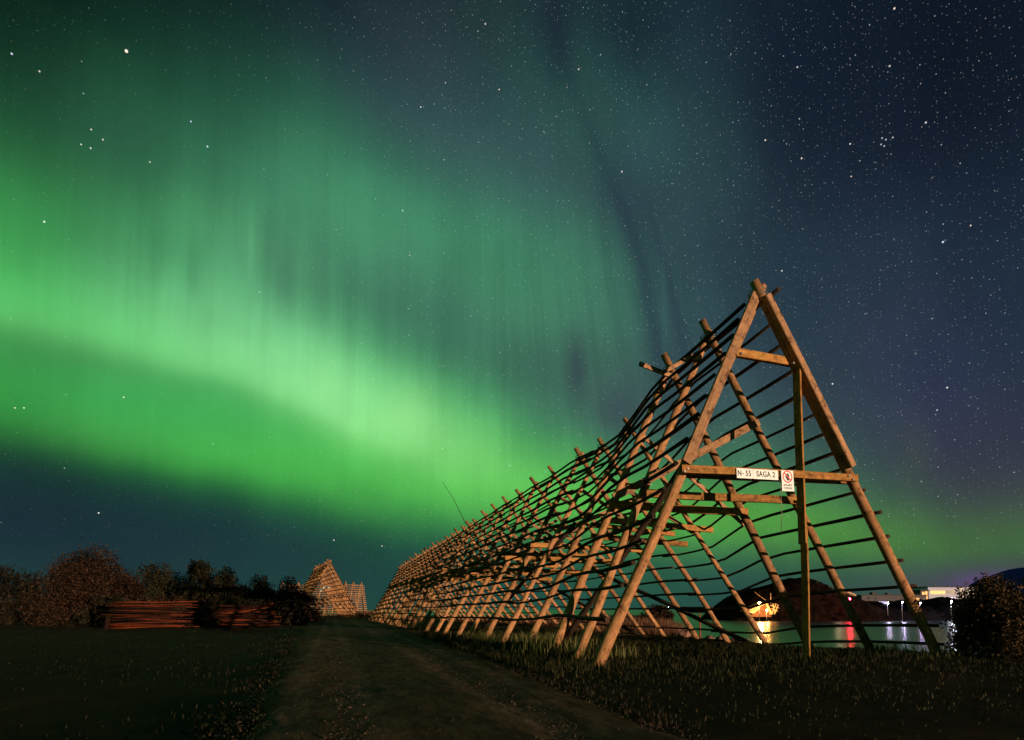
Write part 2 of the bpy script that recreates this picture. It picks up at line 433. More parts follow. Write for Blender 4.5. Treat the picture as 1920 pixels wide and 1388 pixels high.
# wire lashings where the legs cross, bolt heads on the front crossbeams
for i in range(6):
    c_ = frames[i]['A']; mb = MB(); pts = []
    for k in range(41):
        an = 2 * PI * k / 40 * 3
        pts.append(c_ + NN * math.cos(an) * .15 + AX * math.sin(an) * .20 + UP * (.05 * (k / 40 - .5) * 2 + .05 * math.sin(an * .5)))
    mb.tube(pts, .011, 5); mb.build('lashing', M['metal'], root)
for (x_, y_) in ((1290, 879), (1284, 884), (1592, 893), (1600, 899), (1391, 662), (1488, 681)):
    p = FP(x_, y_, -.225); mb = MB(); mb.tube([p + AX * .05, p - AX * .012], .022, 7); mb.build('bolt', M['metal'], root)
# long diagonal poles on the slopes
def diag(rk, side, s0, t0, s1, t1, r, off):
    pts = []
    for i in range(9):
        q = i / 8; s = lerp(s0, s1, q); t_ = lerp(t0, t1, q)
        p = rk.at_s(s, side, t_); d = (rk.at_s(s, side, 1) - rk.at_s(s, side, 0)).normalized(); out = d.cross(rk.ax)
        if out.z < 0: out = -out
        pts.append(p + out * off)
    mb = MB(); mb.tube(pts, r, 8, True, .2); mb.build('brace', M['rail'], root)
diag(rack, 'R', 4.7, .01, 11.8, .50, .075, -.17)
diag(rack, 'R', 11.4, .02, 17.5, .48, .07, -.17)
diag(rack, 'L', 3.2, .02, .15, .60, .07, -.17)
diag(rack, 'L', 9.8, .03, 6.2, .6, .065, -.17)
zR = [.12, .54, 1.42, 1.98, 2.5, 3.0, 3.48, 3.98, 4.32, 4.72, 5.12, 5.56, 6.0, 6.5, 6.9, 7.3]
zL = [.75, 1.36, 1.77, 2.2, 2.65, 3.2, 3.7, 4.2, 4.7, 5.12, 5.55, 6.0, 6.4, 6.82, 7.15]
breaks = [(-.22, 7.2), (6.8, 14.2), (13.8, 20.6)]
for side, zs in (('R', zR), ('L', zL)):
    for z in zs:
        t_ = z / 7.42
        for j, (a, b_) in enumerate(breaks):
            a2 = a + random.uniform(-.5, .4) if j else (random.uniform(-.03, .10) if side == 'L' else (-random.uniform(.06, .16) if z < 3.6 else random.uniform(-.06, .14)))
            if side == 'R' and j == 0 and z > 7.2: a2 = -.35
            b2 = b_ + random.uniform(-.3, .5) if j < 2 else b_
            rail(root, rack, side, t_ + (.006 if j == 1 else 0), a2, b2, random.uniform(.032, .041), offr=(.165 if side == 'L' else .165) + (.0, .012, -.004)[j])

# ---- far half: a second rack in line with the first
fs2 = [21.4 + 1.24 * i for i in range(20)]
frames2 = []
for i, s in enumerate(fs2):
    h = lerp(5.5, 4.72, i / 19) + random.uniform(-.05, .05); k = h / 5.5
    Lp = W(s, -3.25 * k + random.uniform(-.08, .08), 0); Rp = W(s, 4.6 * k, 0); Lp.z = gz(Lp.x, Lp.y); Rp.z = gz(Rp.x, Rp.y)
    frames2.append(dict(s=s, L=Lp, R=Rp, A=W(s, 0, h)))
rack2 = Rack(frames2, AX)
root2 = thing('drying_rack', W(21.4, .5, 0), 'densely slatted drying rack running on behind the tall front rack', 'drying rack', 'fish drying racks')
for i in range(len(fs2)):
    make_legs(root2, rack2, i, .088 if i else .12, .068 if i else .09, n=8, seg=6, tipL=.3, tipR=.36)
    if i % 2 == 0:
        f = frames2[i]; z = 3.1
        mb = MB(); mb.beam(f['L'].lerp(f['A'], z / f['A'].z) - NN * .2 - AX * .17, f['R'].lerp(f['A'], z / f['A'].z) + NN * .2 - AX * .17, .09, .16, AX, 3, .02); mb.build('crossbeam', M['beam'], root2)
for side in 'LR':
    for k in range(14):
        t_ = .06 + .88 * k / 13
        for (a, b_) in ((21.1, 33.2), (32.7, 45.3)):
            rail(root2, rack2, side, t_, a + random.uniform(-.2, .2), b_ + random.uniform(-.2, .2), .036, step=1.3, n=6)
mb = MB(); mb.tube([at(873, 982, 31.5), at(850, 935, 31.5), at(828, 902, 31.3)], [.02, .015, .008], 6); mb.build('rod', M['rail'], root2)

# ---- distant rack at the end of the track
def far_rack(base, ang, hw, h, n, sp, label, nr, mats='rail', dens=1, rail_r=.05):
    ax = Vector((-math.sin(ang), math.cos(ang), 0)); nn = Vector((math.cos(ang), math.sin(ang), 0))
    fr = []
    for i in range(n):
        o = base + ax * (i * sp)
        fr.append(dict(s=i * sp, L=o - nn * hw + UP * -.1, R=o + nn * hw + UP * -.1, A=o + UP * (h + random.uniform(-.08, .08))))
    rk = Rack(fr, ax); rt = thing('drying_rack', base, label, 'drying rack', 'fish drying racks')
    for i in range(n): make_legs(rt, rk, i, .10, .08, n=7, seg=4, tipL=.3, tipR=.35)
    for side in 'LR':
        for k in range(nr):
            rail(rt, rk, side, .05 + .9 * k / (nr - 1), -.4, (n - 1) * sp + .4, rail_r, step=2.0, n=6, mat=mats)
    return rt, rk, ax, nn
b3 = at(617, 1148, 64); b3.z = gz(b3.x, b3.y)
root3, rk3, ax3, nn3 = far_rack(b3, math.radians(25), 3.35, 6.15, 13, 1.2, 'distant open-ended drying rack beside the trees at the end of the track', 14)
f = rk3.fr[0]
for (a, b_) in (((-1, .40), (1, .12)), ((-1, .34), (1, .44)), ((-1, .28), (1, .28))):
    p0 = f['L' if a[0] < 0 else 'R'].lerp(f['A'], a[1]); p1 = f['L' if b_[0] < 0 else 'R'].lerp(f['A'], b_[1])
    mb = MB(); mb.beam(p0 - ax3 * .2, p1 - ax3 * .2, .08, .2, ax3, 3, .02); mb.build('brace', M['board'], root3)
# loading platform inside its front
pf = thing('platform', at(604, 1143, 62.5), 'small railed wooden platform standing in front of the distant rack', 'platform')
mb = MB()
for y_ in (1124, 1130.5, 1136):
    mb.beam(at(592, y_, 62.6), at(616, y_, 62.6), .08, .14, (0, 1, 0), 2)
mb.build('railing', M['board'], pf)
for x_ in (593, 604, 614):
    mb = MB(); mb.beam(at(x_, 1150, 62.75), at(x_, 1123, 62.75), .1, .1, (1, 0, 0), 2); mb.build('post', M['board'], pf)
def board_sign(name, x0, y0, x1, y1, Y, label, group=None):
    o = thing(name, at((x0 + x1) / 2, y1, Y), label, 'sign', group)
    mb = MB(); a = at(x0, y1, Y); c_ = at(x1, y0, Y); mb.box(a.x, Y, a.z, c_.x, Y + .04, c_.z); mb.build('panel', M['sign'], o); return o
board_sign('sign_board', 606, 1099.5, 619, 1103, 62.0, 'small wide white sign on the distant rack')
board_sign('sign_board', 600.5, 1103.5, 604.5, 1109, 62.0, 'small upright white sign on the distant rack')
# transverse rack behind
b4 = at(684, 1140, 86); b4.z = 0
root4, rk4, ax4, nn4 = far_rack(b4 + Vector((-.6, 0, 0)), math.radians(90), 2.6, 4.7, 11, 1.15, 'low drying rack seen side-on behind the distant rack', 15, mats='board', rail_r=.07)

# ------------------------------------------------------------------ signs on the front rack
def text_mesh(txt, size):
    cu = bpy.data.curves.new('txt', 'FONT'); cu.body = txt; cu.size = size; cu.align_x = 'CENTER'; cu.align_y = 'CENTER'; cu.extrude = .002; cu.resolution_u = 4; cu.space_character = 1.12; cu.offset = size * .012
    o = bpy.data.objects.new('txt', cu); COL.objects.link(o); bpy.context.view_layer.update()
    me = bpy.data.meshes.new_from_object(o.evaluated_get(bpy.context.evaluated_depsgraph_get()))
    bpy.data.objects.remove(o); bpy.data.curves.remove(cu); return me
def sign_frame(tl, tr, bl, s):
    a = FP(*tl, s); b_ = FP(*tr, s); c_ = FP(*bl, s)
    x = (b_ - a).normalized(); nrm = -AX; y = nrm.cross(x).normalized(); 
    w = (b_ - a).length; h = (a - c_).length
    ce = (b_ + c_) * .5; Mx = Matrix((x, y, nrm)).transposed().to_4x4(); Mx.translation = ce
    return Mx, w, h
def put(parent, name, me, mat, Mx):
    me.transform(Mx); me.materials.clear(); return link(name, me, mat, parent)
Mx, w, h = sign_frame((1380.5, 878), (1458, 882.5), (1381.5, 896.5), -.24)
so = thing('sign_board', Mx.translation, 'long white sign reading N-55 SAGA 2 on the front crossbeam', 'sign')
mb = MB(); mb.box(-w/2, -h/2, -.006, w/2, h/2, .006); me = mb.mesh('panel'); put(so, 'panel', me, M['sign'], Mx)
for tx, xo in (('N', -.435), ('55', -.225)):
    me = text_mesh(tx, h * .80); put(so, 'lettering', me, M['black'], Mx @ Matrix.Translation((w * xo, 0, .008)) @ Matrix.Scale(.86, 4, (1, 0, 0)))
mb = MB(); mb.box(-w * .365, -h * .06, .0065, -w * .325, h * .02, .009); put(so, 'hyphen', mb.mesh('hyphen'), M['black'], Mx)
me = text_mesh('SAGA 2', h * .80); put(so, 'lettering', me, M['black'], Mx @ Matrix.Translation((w * .195, 0, .008)) @ Matrix.Scale(.84, 4, (1, 0, 0)))
mb = MB(); mb.box(-w * .115, -h * .5, .0061, -w * .109, h * .5, .0075); put(so, 'dividing_line', mb.mesh('dividing_line'), M['metal'], Mx)
Mx, w, h = sign_frame((1464.5, 882), (1487, 883), (1466, 921), -.25)
so = thing('sign_board', Mx.translation, 'upright white DO NOT TOUCH sign with a hand in a red circle', 'sign')
mb = MB(); mb.box(-w/2, -h/2, -.006, w/2, h/2, .006); put(so, 'panel', mb.mesh('panel'), M['sign'], Mx)
cx, cy, Rr = 0, h * .20, w * .40
mb = MB(); NS = 36
for k in range(NS):
    a0 = 2 * PI * k / NS; a1 = 2 * PI * (k + 1) / NS; ri = Rr * .82
    mb.prism([(cx + math.cos(q) * r_, cy + math.sin(q) * r_, .0062) for q, r_ in ((a0, ri), (a0, Rr), (a1, Rr), (a1, ri))], (0, 0, .002))
mb.prism([(cx + x_ * Rr, cy + y_ * Rr, .0090) for x_, y_ in ((-.66, .54), (-.54, .66), (.66, -.54), (.54, -.66))], (0, 0, .002))
put(so, 'prohibition_ring', mb.mesh('ring'), M['red'], Mx)
mb = MB()
def pr(pts): mb.prism([(cx + x_ * Rr, cy + y_ * Rr, .0064) for x_, y_ in pts], (0, 0, .0015))
pr([(-.16, -.62), (.26, -.62), (.30, -.2), (.34, .08), (-.22, .08), (-.24, -.2)])
for x0, x1, y1 in ((-.22, -.10, .44), (-.07, .06, .58), (.09, .21, .54), (.24, .35, .38)):
    pr([(x0, .05), (x1, .05), (x1, y1 - .05), ((x0 + x1) / 2, y1), (x0, y1 - .05)])
pr([(-.22, -.34), (-.20, -.10), (-.50, .20), (-.58, .12)])
put(so, 'hand_symbol', mb.mesh('hand'), M['black'], Mx)
for tx, xx, yy in (('DO', -.22, -.215), ('NOT', .16, -.215), ('TOUCH', 0, -.365)):
    put(so, 'lettering', text_mesh(tx, h * .135), M['black'], Mx @ Matrix.Translation((w * xx, h * yy, .008)) @ Matrix.Scale(.92, 4, (1, 0, 0)))
mb = MB(); mb.tube([FP(1461, 899, -.25), FP(1464, 915, -.27), FP(1464.5, 935, -.25), FP(1466, 960, -.26), FP(1465, 1000, -.25)], .006, 5)
tag(mb.build('wire', M['metal']), 'thin loose wire dangling from the crossbeam beside the DO NOT TOUCH sign', 'wire')

# ------------------------------------------------------------------ stacks of poles on the left
def stack(x0, x1, ytop, ybase, Y, n, label, group, tilt, messy, length):
    a = at(x0, ybase, Y); b_ = at(x1, ybase, Y); W_ = b_.x - a.x; top = at(x0, ytop, Y).z
    bz_ = gz((a.x + b_.x) / 2, Y)
    for k in range(n):
        q = k / n; lay = q
        z = bz_ + .08 + (top - bz_ - .1) * lay + random.uniform(-.03, .03)
        dep = random.uniform(-.28, .28) if messy < .5 else random.uniform(-.5, .5)
        Ls = length * random.uniform(.8, 1.05)
        cxp = (a.x + b_.x) / 2 + random.uniform(-.05, .05) * W_
        if messy > .5: cxp += (1 - lay) * W_ * .18 - W_ * .05; z -= .25 * abs(random.gauss(0, .4)) * lay
        sl = tilt + random.gauss(0, .026 + .06 * messy); rr_ = random.uniform(.7, 1.25)
        p0 = Vector((cxp - Ls / 2, Y + dep - .15, z - sl * Ls / 2)); p1 = Vector((cxp + Ls / 2, Y + dep + .15, z + sl * Ls / 2))
        if p0.z < bz_ + .03: p0.z = bz_ + .03
        if p1.z < bz_ + .03: p1.z = bz_ + .03
        mid = (p0 + p1) * .5 + Vector((0, 0, random.gauss(0, .03)))
        mb = MB(); mb.tube([p0, p0.lerp(mid, .5) + Vector((0, 0, random.gauss(0, .012))), mid, mid.lerp(p1, .5), p1], [.030 * rr_, .029 * rr_, .027 * rr_, .024 * rr_, .02 * rr_], 6, True, .2)
        tag(mb.build('wooden_pole', M['stackwood_redlit']), label, 'pole', group)
stack(198, 366, 1126, 1181, 30, 36, 'thin pole with painted red glow lying in the long level stack beside the bush', 'poles in the level stack', .004, 0, 4.25)
stack(388, 528, 1131, 1184, 28, 32, 'thin pole with painted red glow lying in the jumbled slanting heap below the trees', 'poles in the jumbled heap', .07, 1, 2.7)
mb = MB(); p = at(199, 1180, 29.3); p.z = gz(p.x, p.y) - .2; q_ = at(203, 1155, 29.3); mb.beam(p, q_, .16, .12, (1, 0, 0), 3)
tag(mb.build('stack_post', M['stackwood_redlit']), 'short post with painted red glow at the left end of the level stack', 'post')
for k, (x_, lab) in enumerate(((235, 'hidden bearer post'), )): pass

# ------------------------------------------------------------------ foliage
def leaves(centres, radii, n, size, squash=1.0, droop=0.0, shell=.5, stray=1.75):
    """n leaf quads spread over clumps"""
    centres = np.array(centres); radii = np.array(radii); K = len(centres)
    pr = radii ** 2; pr = pr / pr.sum()
    ci = np.random.choice(K, n, p=pr)
    d = np.random.normal(size=(n, 3)); d /= np.linalg.norm(d, axis=1)[:, None]
    rr = np.random.rand(n) ** shell * np.where(np.random.rand(n) < .16, np.random.uniform(1.0, stray, n), 1.0)
    pos = centres[ci] + d * (rr * radii[ci])[:, None] * np.array([1, 1, squash])
    a = np.random.normal(size=(n, 3)); a[:, 2] += droop; a /= np.linalg.norm(a, axis=1)[:, None]
    b = np.cross(a, np.random.normal(size=(n, 3))); b /= np.linalg.norm(b, axis=1)[:, None]
    sz = size * np.random.uniform(.5, 1.3, n)[:, None]
    v = np.stack([pos - a * sz, pos - b * sz * .38, pos + a * sz, pos + b * sz * .38], axis=1).reshape(-1, 3)
    return v, np.arange(4 * n)
def tree(name, base, w, h, n, size, mat, label, cat, group=None, clumps=34, seed=0, low=.15, dep=.7, stems=1, shape=None):
    random.seed(seed); np.random.seed(seed)
    base = Vector(base); o = thing(name, base, label, cat, group)
    cs = []; rs = []
    for k in range(clumps):
        while True:
            x = random.uniform(-1, 1); z = random.uniform(low, 1); y = random.uniform(-1, 1)
            lim = math.sqrt(max(0, 1 - ((z - .42) / .60) ** 2)) if shape is None else shape(z)
            if x * x + y * y < lim * lim: break
        r = random.uniform(.12, .21) * min(w, h * 1.2)
        cs.append((base.x + x * (w / 2 - r * .6), base.y + y * w * dep / 2, base.z + z * (h - r * .8))); rs.append(r)
    v, i = leaves(cs, rs, n, size, stray=1.45 if h > 2.5 else 1.25)
    np_mesh('crown', v, 4, i, mat, o)
    mb = MB()
    for st in range(stems):
        bx = base + Vector((random.uniform(-.12, .12) * w * (stems > 1), random.uniform(-.1, .1) * w * (stems > 1), -.2))
        top = base + Vector((random.uniform(-.1, .1) * w, 0, h * .6))
        rad = .03 * h if stems == 1 else .014 * h
        pts = [bx.lerp(top, q) + Vector((random.gauss(0, .02) * h, random.gauss(0, .02) * h, 0)) * (q > 0) for q in (0, .3, .6, 1)]
        mb.tube(pts, [rad, rad * .8, rad * .55, rad * .2], 7)
        for k in range(5 if stems == 1 else 3):
            c_ = Vector(random.choice(cs)); s_ = pts[1].lerp(pts[3], random.random() * .7)
            mb.tube([s_, s_.lerp(c_, .5) + Vector((0, 0, .05 * h)), c_], [rad * .4, rad * .25, rad * .08], 5)
    mb.build('trunk', M['bark'], o)
    return o
M['leaf_red'] = leafmat('leaf_rust', (.006, .003, .002), (.022, .011, .006), (.060, .031, .018))
M['leaf_green'] = leafmat('leaf_green', (.004, .006, .002), (.015, .016, .006), (.045, .036, .016))
M['leaf_dark'] = leafmat('leaf_dark', (.003, .003, .002), (.010, .009, .004), (.026, .018, .009))
def base_at(px, Y):
    p = at(px, 1150, Y); p.z = gz(p.x, Y); return p
def hh(py, Y, px=300): return at(px, py, Y).z
tree('bush', base_at(150, 37), 6.9, hh(1018, 37), 36000, .09, M['leaf_red'], 'big bare rust-brown bush left of the pole stacks', 'bush', seed=3, clumps=44, low=.05, stems=6)
tree('tree', base_at(20, 40), 5.4, hh(1058, 40), 11000, .12, M['leaf_dark'], 'dark low tree at the left edge beyond the rust bush', 'tree', seed=4, low=.05)
tree('tree', base_at(292, 42), 5.6, hh(1052, 42), 18000, .11, M['leaf_green'], 'small green tree standing just right of the rust bush', 'tree', seed=5, low=.03, clumps=30)
tree('tree', base_at(389, 41), 5.2, hh(1047, 41), 19000, .11, M['leaf_green'], 'rounded green tree rising above the gap between the pole stacks', 'tree', seed=6, low=.03, clumps=30)
tree('tree', base_at(470, 43), 5.0, hh(1075, 43), 17000, .11, M['leaf_green'], 'bushy tree behind the jumbled pole heap', 'tree', seed=7, low=.03)
tree('tree', base_at(525, 44), 4.6, hh(1074, 44), 17000, .11, M['leaf_dark'], 'dark tree nearest the distant drying rack', 'tree', seed=8, low=.03)
tree('bush', base_at(572, 46), 2.6, hh(1108, 46), 3500, .12, M['leaf_red'], 'low rust-coloured bush in front of the distant rack', 'bush', seed=9, low=.02)
tree('bush', base_at(215, 34.5), 4.6, hh(1112, 34.5), 5000, .13, M['leaf_dark'], 'low dark bush behind the left end of the level stack', 'bush', seed=10, low=.02)
tree('bush', base_at(330, 35), 5.0, hh(1108, 35), 5000, .13, M['leaf_red'], 'low brownish bush directly behind the level stack', 'bush', seed=11, low=.02)
tree('bush', base_at(440, 33.5), 4.6, hh(1112, 33.5), 5000, .13, M['leaf_dark'], 'low dark bush behind the jumbled heap', 'bush', seed=12, low=.02)
tree('bush', base_at(545, 38), 2.6, hh(1122, 38), 3000, .12, M['leaf_dark'], 'small dark bush beside the right end of the jumbled heap', 'bush', seed=13, low=.02)
# right edge bush
p = at(1900, 1240, 12.4); p.z = gz(p.x, p.y)
M['leaf_olive'] = leafmat('leaf_olive', (.010, .007, .003), (.040, .026, .011), (.105, .064, .03))
tree('bush', p, 2.15, hh(1077, 12.4, 1880) - p.z, 24000, .042, M['leaf_olive'], 'leafy round bush at the right edge by the water', 'bush', seed=14, clumps=60, low=.02, dep=.9, stems=5, shape=lambda z: (1 - max(0, (z - .55) / .47) ** 3) ** .5 if z < 1 else 0)
# bush behind the rack near the water
p = at(1233, 1165, 44); p.z = gz(p.x, p.y)
tree('bush', p, 2.9, hh(1130, 44, 1233) - p.z, 4500, .10, M['leaf_red'], 'dark reddish bush on the shore seen through the rack', 'bush', seed=15, low=.02)
random.seed(21); np.random.seed(21)

# ------------------------------------------------------------------ grass
def blades(P, H, wid, lean, mat, name):
    """P (n,3) roots, H heights"""
    n = len(P); an = np.random.rand(n) * 2 * PI
    dx = np.stack([np.cos(an), np.sin(an), np.zeros(n)], 1); la = np.random.rand(n) * 2 * PI
    ld = np.stack([np.cos(la), np.sin(la), np.zeros(n)], 1) * (np.random.rand(n) * lean)[:, None]
    H = H[:, None]; w = wid * np.random.uniform(.6, 1.4, n)[:, None]
    up = np.array([0, 0, 1.0])
    a = P - dx * w - up * .03; b = P + dx * w - up * .03
    m1 = P + up * H * .6 + ld * H * .35
    c = m1 + dx * w * .7; d = m1 - dx * w * .7
    t = P + up * H * .97 + ld * H
    v = np.stack([a, b, c, d, t], 1).reshape(-1, 3)
    o = np.arange(n) * 5
    q = np.stack([o, o + 1, o + 2, o, o + 2, o + 3, o + 3, o + 2, o + 4], 1).ravel()
    return np_mesh(name, v, 3, q, mat)
def scatter(n, fn):
    out = []
    while len(out) < n:
        p = fn()
        if p is not None: out.append(p)
    return np.array(out)
def on_track(x, y): return abs(x - tcx(y)) < tw(y) * .92
def near_grass():
    s = random.uniform(-7, 20); w = random.uniform(-5.2, 7.6)
    p = W(s, w, 0)
    if p.y < 3.2 or on_track(p.x, p.y): return None
    if random.random() > (.35 + .8 * (.5 + nz(p.x, p.y, .55, 31))) * (1 if s > -.6 else .38): return None
    if w > bank_edge(s) + .9: return None
    return (p.x, p.y, gz(p.x, p.y))
P = scatter(60000, near_grass)
H = np.array([(.07 + .11 * max(0, nz(x, y, .5, 40) + .25)) * random.uniform(.3, 1.6) * (.26 + .74 * float(sst(-4.0, 0, sw(x, y)[0]))) * (1 - .65 * float(sst(3.4, 4.4, sw(x, y)[1]))) for x, y, z in P])
M['grass'] = leafmat('grass_green', (.006, .009, .0025), (.017, .022, .006), (.045, .040, .016))
tag(blades(P, H, .006, .7, M['grass'], 'grass'), 'short dark grass round the feet of the front rack', 'grass', kind='stuff')
M['stone'] = plain('gravel_stone', (.085, .058, .045), .95, .7, 40, 0, .1)
def gravel(n):
    V = []; I = []
    base = [(1, 0, 0), (-.5, .87, 0), (-.5, -.87, 0), (0, 0, .8), (0, 0, -.5)]
    fc = [(0, 1, 3), (1, 2, 3), (2, 0, 3), (1, 0, 4), (2, 1, 4), (0, 2, 4)]
    for k in range(n):
        y = 3.4 + 22 * random.random() ** 2.2; q = random.uniform(-1, 1)
        q = math.copysign(abs(q) ** .6, q)
        x = tcx(y) + q * tw(y) * random.uniform(.8, 1.15); r = random.uniform(.004, .011) * (1 + 1.3 * (random.random() < .05)); an = random.random() * 6.28
        z = gz(x, y) + .036; b = len(V)
        for p in base:
            px_, py_ = p[0] * random.uniform(.6, 1.3) * r, p[1] * random.uniform(.6, 1.3) * r
            V.append((x + px_ * math.cos(an) - py_ * math.sin(an), y + px_ * math.sin(an) + py_ * math.cos(an), z + p[2] * r * random.uniform(.6, 1.2)))
        for f in fc: I += [b + i for i in f]
    return np_mesh('gravel', V, 3, I, M['stone'])
tag(gravel(12000), 'small loose stones scattered over the dirt track', 'gravel', kind='stuff')
def verge():
    y = 3.2 + 34 * random.random() ** 1.6; sd_ = random.choice((-1, 1))
    if random.random() < .12: q = random.gauss(0, .10)
    else: q = sd_ * (1 + random.gauss(-.02, .16))
    x = tcx(y) + q * tw(y)
    if nz(x, y, .9, 71) < -.12: return None
    return (x, y, gz(x, y) + .02)
P = scatter(6500, verge); H = np.array([random.uniform(.010, .05) for _ in P])
M['verge'] = leafmat('verge_grass', (.004, .005, .0015), (.013, .013, .005), (.036, .027, .014))
tag(blades(P, H, .006, 1.1, M['verge'], 'grass'), 'sparse grass tufts creeping in along the edges of the track', 'grass', kind='stuff')
def left_grass():
    x = random.uniform(-26, -1); y = random.uniform(4, 34)
    if abs(x) > y * .95 + 1 or on_track(x, y): return None
    if random.random() > .1 + 1.3 * max(0, .3 + nz(x, y, .35, 33)): return None
    return (x, y, gz(x, y))
P = scatter(6000, left_grass); H = np.array([random.uniform(.012, .04) + .05 * max(0, nz(x, y, .3, 44)) for x, y, z in P])
M['low_grass'] = leafmat('low_grass', (.003, .004, .001), (.009, .010, .003), (.022, .018, .008))
tag(blades(P, H, .007, 1.2, M['low_grass'], 'grass'), 'short dark grass left of the dirt track', 'grass', kind='stuff')
M['dry'] = leafmat('dry_grass', (.03, .013, .009), (.11, .05, .03), (.26, .14, .09))
def dry_fn():
    s = random.uniform(12.5, 38); e = bank_edge(s)
    w = random.uniform(4.4 if s < 14 else 3.9, e + 1.2)
    p = W(s, w, 0)
    if random.random() > .25 + .9 * (.5 + nz(p.x, p.y, .5, 51)): return None
    z = gz(p.x, p.y)
    return (p.x, p.y, z) if z > -1.6 else None
P = scatter(13000, dry_fn); H = np.array([random.uniform(.15, .55) * (.6 + 1.3 * max(0, nz(x, y, .45, 53) + .25)) for x, y, z in P])
tag(blades(P, H, .010, .5, M['dry'], 'dry_grass'), 'tall dry reddish grass on the bank behind the front rack', 'dry grass', kind='stuff')
def dry_far():
    px = random.uniform(545, 712); Y = random.uniform(50, 95); x = (px - 960) / F * Y
    if px < 640 and Y < 66 and random.random() < .6: return None
    s, w = sw(x, Y)
    if on_track(x, Y): return None
    return (x, Y, gz(x, Y))
P = scatter(7000, dry_far); H = np.array([random.uniform(.4, 1.0) for _ in P])
tag(blades(P, H, .02, .4, M['dry'], 'dry_grass'), 'tall dry reddish grass round the distant racks', 'dry grass', kind='stuff')
M['weed'] = leafmat('weed', (.03, .045, .01), (.09, .10, .03), (.20, .19, .08))
def weed_fn():
    k = random.random()
    if k < .40:      # bank edge seen against the water
        s = random.uniform(-3, 5); w = bank_edge(s) - .5 + random.gauss(0, .35)
        c_ = nz(s * 1.3, 0, .8, 61)
        if c_ < -.05: return None
    else:
        s = random.uniform(1.0, 9.5); w = random.choice((-3.6, -2.9, -2.2)) + random.gauss(0, .35)
        if nz(s, w, .9, 62) < .02: return None
    p = W(s, w, 0); return (p.x, p.y, gz(p.x, p.y))
P = scatter(2600, weed_fn); H = np.array([random.uniform(.12, .42) * (.62 if sw(x, y)[1] > 3 else 1) for x, y, z in P])
tag(blades(P, H, .007, .6, M['weed'], 'weeds'), 'taller pale weeds by the rack feet and along the bank edge', 'weeds', kind='stuff')

# ------------------------------------------------------------------ rocks
M['rock'] = plain('rock_pink', (.25, .14, .10), .9, .5, 2.5)
def rock(name, c_, sx, sy, sz, seed, mat, label=None, cat=None, group=None, sub=3):
    bm = bmesh.new(); bmesh.ops.create_icosphere(bm, subdivisions=sub, radius=1)
    for v in bm.verts:
        p = v.co.copy(); k = 1 + .28 * mnoise.noise(p * 1.3 + Vector((seed, 0, 0))) + .12 * mnoise.noise(p * 3.5 + Vector((0, seed, 0)))
        q = p * k; q.z = max(q.z, -.6)
        v.co = Vector((q.x * sx, q.y * sy, q.z * sz))
    me = bpy.data.meshes.new(name); bm.to_mesh(me); bm.free()
    o = link(name, me, mat); o.location = c_; o.rotation_euler = (0, 0, seed * 1.3)
    return tag(o, label, cat, group)
rk_px = [(1330, 1208, .30), (1342, 1213, .22), (1356, 1210, .3), (1369, 1216, .24), (1380, 1213, .32), (1388, 1222, .2), (1318, 1203, .24), (1300, 1200, .22), (1412, 1226, .2), (1424, 1224, .16), (1284, 1196, .3), (1268, 1194, .24), (1443, 1227, .2), (1352, 1219, .16)]
for k, (x_, y_, r_) in enumerate(rk_px):
    Y = 14.0
    for it in range(300):
        p = at(x_, y_, Y); q_ = sw(p.x, p.y)
        if q_[1] > bank_edge(q_[0]) + .25 * math.sin(k * 2.3): break
        Y += .05
    p.z = gz(p.x, p.y) + r_ * .35
    rock('rock', p, r_ * 1.25, r_, r_ * .9, k * 3.1 + 1, M['rock'], 'pinkish brown boulder on the water\'s edge behind the rack\'s right feet', 'rock', 'boulders along the bank')
Y = 14.0
for it in range(300):
    p = at(1400, 1222, Y); q_ = sw(p.x, p.y)
    if q_[1] > bank_edge(q_[0]) + .1: break
    Y += .05
p.z = gz(p.x, p.y) + .12
rock('rock', p, .19, .18, .28, 9.7, plain('rock_pale', (.42, .27, .21), .85, .2, 3), 'upright pale oval boulder, palest on the bank', 'rock', 'boulders along the bank')
mb = MB(); p = at(1313, 1195, 33); p.z = gz(p.x, p.y) - .3; mb.tube([p, at(1312.5, 1175, 33), at(1311.5, 1150, 33)], .045, 7)
tag(mb.build('stake', plain('stake_red', (.3, .07, .04), .8)), 'thin reddish stake standing upright at the waterline', 'stake')

